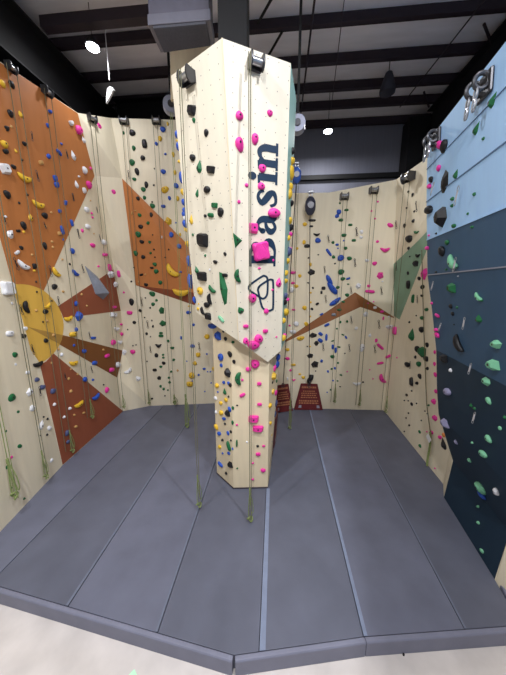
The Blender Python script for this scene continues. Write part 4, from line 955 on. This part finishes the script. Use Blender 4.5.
# ---------------------------------------------------------------- ropes, anchors and belay gear
def anchor(x, y, code, wpx, label, m=iron, pos=None):
    p, n = locate(x, y, code) if pos is None else pos
    n = V((n.x, n.y, 0)).normalized(); s = n.cross(V((0, 0, 1))).normalized(); z = V((0, 0, 1))
    W_ = wpx*(p-EYE).dot(FW)/F_PX; R = W_*.62
    t = thing('rope_anchor', label, 'rope anchor', p, 'rope anchors')
    MB().box(p+n*.015, W_*1.3, R*1.5, .03, (s, z, n)).put('back_plate', m, t)
    c = p+n*(R*.95)+z*(-R*.05)
    for e in (-1, 1):
        poly = []
        for i in range(13):
            q = math.pi*i/12; poly.append(c+n*(R*.85*math.sin(q+math.pi/2)*1.0)+z*(-R*1.25*math.sin(q))+s*(e*W_/2))
        poly = [c+s*(e*W_/2)-n*R*.9+z*R*.8, c+s*(e*W_/2)-n*R*.9-z*R*.6]+[c+s*(e*W_/2)+n*(R*.9*math.sin(q))-z*(R*1.15*math.cos(q)) for q in [math.pi*i/12 for i in range(0, 10)]]
        MB().prism(poly, s*(.02*e)).put('side_plate', m, t)
    MB().tube([c-s*W_*.5, c+s*W_*.5], R*.5, 16).put('roller', chrome if m is iron else m, t, smooth=True)
    return t, c, s, R
def rope(label, tops, yb, coil=None, m=rope_m, r=.0065, knot=True, xb_=None, lower=None):
    """tops: upper ends of the strands; hangs plumb to the height seen at frame row yb"""
    t = thing('climbing_rope', label, 'climbing rope', tops[0], 'climbing ropes')
    lo = None
    for i, p in enumerate(tops):
        # plumb: find z where the projected row is yb
        z0, z1 = p.z, .0
        for _ in range(40):
            zm = (z0+z1)/2
            if proj(at(p, zm))[1] < yb: z0 = zm
            else: z1 = zm
        z = max(z0, MAT_Z+.04)
        q = at(p, z)
        if i == 0: lo = q
        pts = [p.lerp(q, k/8) for k in range(9)]
        MB().tube(pts, r, 6).put('strand', m, t)
    if coil:
        # tied-up slack at the bottom: a bight, a loop and an end knot
        L_ = coil; k = MB(); c = lo
        g = V((RT.x, RT.y, 0))
        w = .6 if m is rope_m and L_ > .36 else 1
        g = g*w
        k.tube(arc3([c+V((0, 0, L_*1.0)), c+g*.03+V((0, 0, L_*.5)), c+g*.05+V((0, 0, .1)), c+V((0, 0, .02)), c-g*.04+V((0, 0, .12)), c-g*.03+V((0, 0, L_*.55)), c+V((0, 0, L_))]), .012*w, 6)
        k.tube(arc3([c+V((0, 0, L_)), c+g*.075+V((0, .02, L_*.6)), c+g*.1+V((0, .02, L_*.3)), c+g*.06+V((0, .02, L_*.22)), c+g*.01+V((0, .02, L_*.55))]), .009*w, 6)
        k.put('tied_slack', rope_g, t, smooth=True)
        kn = MB()
        kn.tube([c+V((.045*math.cos(a), .03*math.sin(a*2), (.05+.06*math.sin(a))*w)) for a in [2*math.pi*i/14 for i in range(14)]], .02*w, 6, closed=True)
        kn.put('end_knot', rope_g, t, smooth=True)
        kn = MB().tube([c+V((0, 0, L_-.04)), c+V((0, 0, L_+.05))], .024*w, 8); kn.put('top_knot', rope_g, t, smooth=True)
    return t
def arc3(pts, n=6): return [V(p) for p in arc_px([tuple(p) for p in pts], n)]
def off(x, y, code, d):
    p, n = locate(x, y, code); n = V((n.x, n.y, 0)).normalized()
    q = p+n*d
    return q
# pillar head
a1, c1_, s1_, R1_ = anchor(191, 80, 'P', 11, 'dark rope anchor on the left face of the pillar head')
a2, c2_, s2_, R2_ = anchor(254, 66, 'P', 11, 'dark rope anchor on the lettered face of the pillar head')
rope('long rope with tied green slack hanging left of the pillar shaft', [c1_+V((-.06, -.13, 0)), c1_+V((-.025, -.14, 0))], 506, .62)
rope('rope with tied green slack hanging down the front of the pillar', [c2_+V((-.09, -.16, 0)), c2_+V((-.065, -.16, 0))], 526, .62)
def hang(px_top, code, d, px_ref, dx=.0):
    """top point placed so that the plumb line passes the reference pixel"""
    p = off(*px_top, code, d)
    return p+V((dx, 0, 0))
W_ANCH = [  # x, y, width px, label
 (8, 58, 6.5, 'dark rope anchor at the top of the orange field near the picture edge'),
 (44, 87, 6.5, 'dark rope anchor on the top edge of the orange field, second from left'),
 (90, 119, 6, 'dark rope anchor at the top of the cream corner panel'),
 (125, 122, 6, 'dark rope anchor at the top of the back wall beside the corner panel'),
 (157, 122, 6, 'dark rope anchor at the top of the back wall near the pillar head'),
 (343.5, 197, 6, 'dark rope anchor topping the back wall, left one of two right of pillar'),
 (372.5, 191, 6, 'dark rope anchor topping the back wall, right one of two right of pillar'),
 (411.5, 177, 8, 'dark rope anchor at the top of the cream right wall'),
]
AN = []
for x, y, wd, lb in W_ANCH: AN.append(anchor(x, y, 'W', wd, lb))
def pair(i, gap=.05, out=0): 
    _, c, s, R = AN[i]; n = s.cross(V((0, 0, 1)))
    return [c-s*gap, c+s*gap]
rope('thin rope pair down the orange field across the sun', pair(0, .1), 452, .55)
rope('thin rope pair down the orange field to the lower red ray', pair(1, .09), 418, .5)
rope('rope hanging down the cream corner panel', pair(2, .06), 408, .4)
rope('rope hanging down the back wall beside the corner panel', pair(3, .06), 404, .5)
rope('rope hanging down the back wall over the orange wedge', [p_+nB*.14 for p_ in pair(4, .06)], 404, .3)
pt = onY(165.5, 112, 7.0)
rope('long green rope hanging clear of the back wall left of the pillar', [pt+V((.12, 0, 0)), pt+V((.16, 0, 0))], 485, 1.0, m=rope_g)
rope('rope hanging down the back wall over the left wing of the brown ridge', [p_+nR*.1 for p_ in pair(5, .06)], 402, .6)
rope('rope hanging down the back wall over the brown ridge peak', [p_+nR*.1 for p_ in pair(6, .06)], 405, .5)
rope('rope hanging down the corner beside the sage green triangle', pair(7, .1), 412, .5)
lp = V((-4.62, 3.75, 8.4)); 
def fit_plumb(px, d_wall):
    p, n = locate(*px, 'W'); n = V((n.x, n.y, 0)).normalized(); return at(p+n*d_wall, 8.4)
q = fit_plumb((37, 462), .12)
rope('rope with green slack on the cream panel left of the sun', [q, q+V((.0, .05, 0))], 478, .6)
q = fit_plumb((4, 480), .12)
rope('green rope end hanging at the lower left picture edge', [q, q+V((0, .05, 0))], 498, .75, m=rope_g)
q = at(onY(289.2, 440, 7.2), 7.2)
rope('rope with green slack hanging right of the pillar before the back wall', [q, q+V((.04, 0, 0))], 469, .9)
# rope on the cream right wall next to the blue edge, with a curved path
def wallpts(pxs, d): return [off(x, y, 'W', d) for x, y in pxs]
t = thing('climbing_rope', 'green rope beside the blue wall edge passing the white tag', 'climbing rope', off(430, 464, 'W', .08), 'climbing ropes')
MB().tube(arc3(wallpts([(424.5, 250), (426.5, 320), (429.2, 392), (430.5, 410), (433.5, 432)], .07)), .01, 6).put('strand', rope_m, t)
MB().tube(arc3(wallpts([(433.5, 432), (433.2, 445), (431, 458), (430.2, 466)], .07)), .024, 6).put('tied_slack', rope_g, t)
p, n = locate(433.3, 438.5, 'W'); s = n.cross(V((0, 0, 1))).normalized()
tg = MB().box(p+n*.1, .17, .015, .13, (V((s.x*.8, s.y*.8, .45)).normalized(), n, (V((s.x*.8, s.y*.8, .45)).normalized().cross(n))))
tag(tg.put('rope_tag', white_m, bevel=.01), 'small white tag on the rope beside the blue wall foot', 'tag')
# blue wall anchors with hanging carabiners
def bracket(x, y, label):
    p, n = locate(x, y, 'W'); z = V((0, 0, 1)); zz = (z-n*z.dot(n)).normalized(); s = zz.cross(n)
    t = thing('belay_bracket', label, 'belay bracket', p, 'belay brackets')
    MB().box(p+n*.02, .26, .24, .04, (s, zz, n)).put('back_plate', iron, t, bevel=.02)
    for e in (-1, 1):
        c = p+n*.09+s*(.075*e)+zz*.02
        MB().tube([c+zz*(.075*math.cos(a))+n*(.07*math.sin(a)) for a in [2*math.pi*i/14 for i in range(14)]], .024, 8, closed=True).put('eye_ring', iron, t, smooth=True)
        for k in range(2):
            c2 = c-z*(.12+.1*k)+n*.04
            MB().tube([c2+z*(.058*math.cos(a))+s*(.03*math.sin(a)) for a in [2*math.pi*i/12 for i in range(12)]], .012, 6, closed=True).put('carabiner', chrome, t, smooth=True)
bracket(487, 86, 'steel belay bracket with carabiners on the blue wall top, right one')
bracket(437.5, 139, 'steel belay bracket with carabiners on the blue wall top, left one')
# auto belays
def auto_belay(px, size, label, body_m, Y=None, wall_d=.25, line_to=None):
    if Y is None:
        p, n = locate(px[0], px[1], 'W'); c = p+n*wall_d
    else: c = onY(px[0], px[1], Y)
    t = thing('auto_belay', label, 'auto belay', c, 'auto belays')
    R = size; m = MB(); N = 14; rows_ = [(-1, .35), (-.85, .62), (-.5, .92), (0, 1), (.5, .92), (.85, .62), (1, .35)]
    vs = []
    for zz, rr in rows_:
        for i in range(N):
            a = 2*math.pi*i/N; vs.append(c+V((R*.72*rr*math.cos(a), R*.5*rr*math.sin(a), R*1.15*zz)))
    f = [[a*N+i, a*N+(i+1) % N, (a+1)*N+(i+1) % N, (a+1)*N+i] for a in range(len(rows_)-1) for i in range(N)]+[list(range(N))[::-1], [(len(rows_)-1)*N+i for i in range(N)]]
    m.add(vs, f).put('casing', body_m, t, smooth=True)
    MB().tube([c+V((0, -R*.4, 0)), c+V((0, -R*.56, 0))], R*.42, 14).put('face_plate', iron, t, smooth=True)
    top = c+V((0, 0, R*1.15))
    MB().tube([top+V((R*.2*math.cos(a), 0, R*.22+R*.3*math.sin(a))) for a in [2*math.pi*i/12 for i in range(12)]], R*.07, 6, closed=True).put('hanging_shackle', chrome, t, smooth=True)
    MB().tube([top+V((-R*.3, 0, R*.55)), top+V((R*.3, 0, R*.55))], R*.22, 10).put('mounting_sleeve', chrome, t, smooth=True)
    if line_to is not None:
        MB().tube([c-V((0, 0, R)), line_to+V((0, 0, .1))], .011, 6).put('webbing_line', web_m, t)
        MB().tube([line_to+V((.04*math.cos(a), 0, .09+.07*math.sin(a))) for a in [2*math.pi*i/12 for i in range(12)]], .014, 6, closed=True).put('clip', iron, t, smooth=True)
    return t
g1 = onY(309, 388, 8.25)
auto_belay((309, 208.5), .22, 'dark auto belay with chrome top on the back wall above the maroon sign', mat('auto belay casing', (52, 56, 74), rough=.35), line_to=g1)
g2 = onY(283, 388, 8.0)
auto_belay((296.5, 175.5), .14, 'blue auto belay hanging beside the right edge of the pillar head', mat('blue casing', (44, 76, 150), rough=.35), Y=6.2, line_to=g2)
# black shoe-like clip bundle above the sign
pb, nb_ = locate(310, 377.5, 'W')
m = MB(); 
m.tube(arc3([pb+nb_*.08+V((.03, 0, .12)), pb+nb_*.12+V((.02, 0, .03)), pb+nb_*.1+V((-.05, 0, -.08)), pb+nb_*.12+V((.02, 0, -.12))]), .075, 10)
tag(m.put('harness_bundle', HM['k'], smooth=True), 'black strap bundle clipped just above the maroon sign', 'strap bundle')
# grey pulley housings hung from the steel
def housing(px, Y, R, label):
    c = onY(*px, Y); t = thing('pulley_housing', label, 'pulley housing', c, 'pulley housings')
    ax = (EYE-c); ax.z = 0; ax.normalize()
    MB().tube([c-ax*.09, c+ax*.09], R, 18).put('casing', galv, t, smooth=True)
    MB().tube([c+ax*.085, c+ax*.12], R*.4, 14).put('hub', iron, t, smooth=True)
    MB().box(c+V((0, 0, (ROOF-c.z)/2)), .05, .05, ROOF-c.z).put('drop_bar', black_m, t)
housing((171, 106), 7.6, .2, 'grey round pulley housing hanging left of the pillar head')
housing((297.5, 125), 6.2, .16, 'grey round pulley housing just right of the pillar head')

# ---------------------------------------------------------------- belay gate signs
def sign(corners, label, lean_n, depth=.035):
    """corners TL,TR,BR,BL in space"""
    tl, tr, br, bl = corners; n = (tr-tl).cross(bl-tl).normalized(); n = n if n.dot(EYE-tl) > 0 else -n
    t = thing('belay_sign', label, 'belay sign', (bl+br)/2, 'maroon belay signs')
    MB().prism([tl, tr, br, bl], -n*depth).put('panel', sign_m, t, bevel=.008)
    def pt(u, v): return tl.lerp(tr, u).lerp(bl.lerp(br, u), v)+n*.004
    rnd = random.Random(3)
    rows_ = [(.1, .17, .1, .88, 7), (.26, .3, .2, .8, 4), (.34, .38, .14, .86, 8), (.42, .46, .16, .82, 8), (.5, .54, .15, .85, 9), (.62, .68, .1, .9, 8), (.71, .76, .12, .88, 8)]
    for v0, v1, u0, u1, k in rows_:
        u = u0; pr = MB()
        while u < u1:
            wd = rnd.uniform(.04, .1); pr.prism([pt(u, v0), pt(min(u+wd, u1), v0), pt(min(u+wd, u1), v1), pt(u, v1)], n*.002); u += wd+.025
        pr.put('printed_line', sign_t, t, label='faint tan line of print')
    for u in (.14, .8):
        MB().prism([pt(u, .82), pt(u+.09, .82), pt(u+.1, .92), pt(u-.01, .92)], n*.003).put('corner_patch', tagm, t, label='small grey patch near a bottom corner')
def stand(px, Yb, Yt):
    (tl, tr, br, bl) = px
    B = [FL(*br), FL(*bl)]
    return [onY(*tl, B[1].y+.07), onY(*tr, B[0].y+.07), B[0]+V((0, 0, .01)), B[1]+V((0, 0, .01))]
sign(stand([(301, 383.5), (317.6, 384), (322.9, 410.4), (294.0, 410)], 0, 0), 'maroon belay sign leaning on the back wall below the black auto belay line', None)
sign(stand([(277.5, 385.5), (288.6, 383.8), (293.2, 411), (274.5, 413.5)], 0, 0), 'maroon belay sign standing just right of the pillar shaft, left of the other', None)
b0, b1 = FL(271.9, 457), FL(275.6, 442)
sign([onY(272.6, 417, b0.y+.12), onY(278.5, 408, b1.y+.12), b1+V((0, 0, .01)), b0+V((0, 0, .01))], 'maroon belay sign seen almost edge-on against the right side of the pillar shaft', None)

# ---------------------------------------------------------------- lamps and small hanging things
def bay_lamp(pos, label, power, seen=True):
    t = thing('high_bay_lamp', label, 'ceiling lamp', pos, 'high bay lamps')
    MB().tube([pos+V((0, 0, .06)), pos+V((0, 0, .1)), pos+V((0, 0, .2)), pos+V((0, 0, .24))], [.15, .15, .1, .05], 20).put('housing', black_m, t, smooth=True)
    MB().tube([pos+V((0, 0, .035)), pos+V((0, 0, .07))], .13, 20).put('lens', lens_m, t, smooth=True)
    MB().tube([pos+V((0, 0, .24)), V((pos.x, pos.y, ROOF+.3))], .008, 6).put('hanging_cable', black_m, t)
    ld = bpy.data.lights.new('high bay light', 'AREA'); ld.shape = 'DISK'; ld.size = .26; ld.energy = power; ld.color = (.98, .98, 1.0)
    lo = bpy.data.objects.new('lamp_light', ld); COL.objects.link(lo); lo.parent = t; lo.location = (0, 0, .02)
PW = LAMP_W['area']
bay_lamp(onz(93, 50, 9.9), 'lit high bay lamp under the roof above the orange wall', PW*.1)
bay_lamp(onz(328, 133, 9.55), 'lit high bay lamp in front of the grey metal back wall', PW*.3)
bay_lamp(V((-3.0, 1.0, 10.0)), 'lit high bay lamp over the front left of the mats', PW*.85)
bay_lamp(V((2.3, .8, 10.0)), 'lit high bay lamp over the front right of the mats', PW*1.15)
bay_lamp(V((-.2, -2.6, 10.0)), 'lit high bay lamp behind the camera position', PW*1.7)
c = onz(109, 47, 10.2)
pf = onY(110.5, 92, c.y)
t = thing('hanging_streamer', 'small white folded streamer hanging on a string below the roof at left', 'streamer', pf)
MB().tube([at(pf, ROOF+.1), pf+V((0, 0, .25))], .01, 6).put('string', white_m, t)
g = V((RT.x, RT.y, 0)); z = V((0, 0, 1))
sc = (pf-EYE).dot(FW)/F_PX
def sp(px, py): return pf+g*((px-110.5)*sc)+z*((92-py)*sc)
MB().prism([sp(110, 87), sp(113, 88), sp(112, 92), sp(108.5, 97), sp(105, 101.5), sp(106, 95), sp(107.5, 89)], V((0, .05, 0))).put('folded_cloth', white_m, t)
MB().prism([sp(112, 88), sp(115.5, 91), sp(112.8, 89.8)], V((0, .03, 0))).put('loose_tail', white_m, t)
ps = onz(388, 84, 10.0)
t = thing('hanging_speaker', 'dark rounded speaker hanging from the purlins near the blue wall', 'speaker', ps)
sc = (ps-EYE).dot(FW)/F_PX
pts = [(-10.5, .12), (-9.5, .42), (-5, .62), (0, .8), (5, 1), (8, .95), (9.5, .5)]
MB().tube([ps-z*(a*sc) for a, _ in pts], [b*7.6*sc for _, b in pts], 16).put('body', mat('speaker grey', (44, 44, 54), rough=.6), t, smooth=True)
MB().tube([ps+z*10*sc, at(ps, ROOF+.1)], .012, 6).put('drop_wire', black_m, t)
bpy.context.view_layer.update()
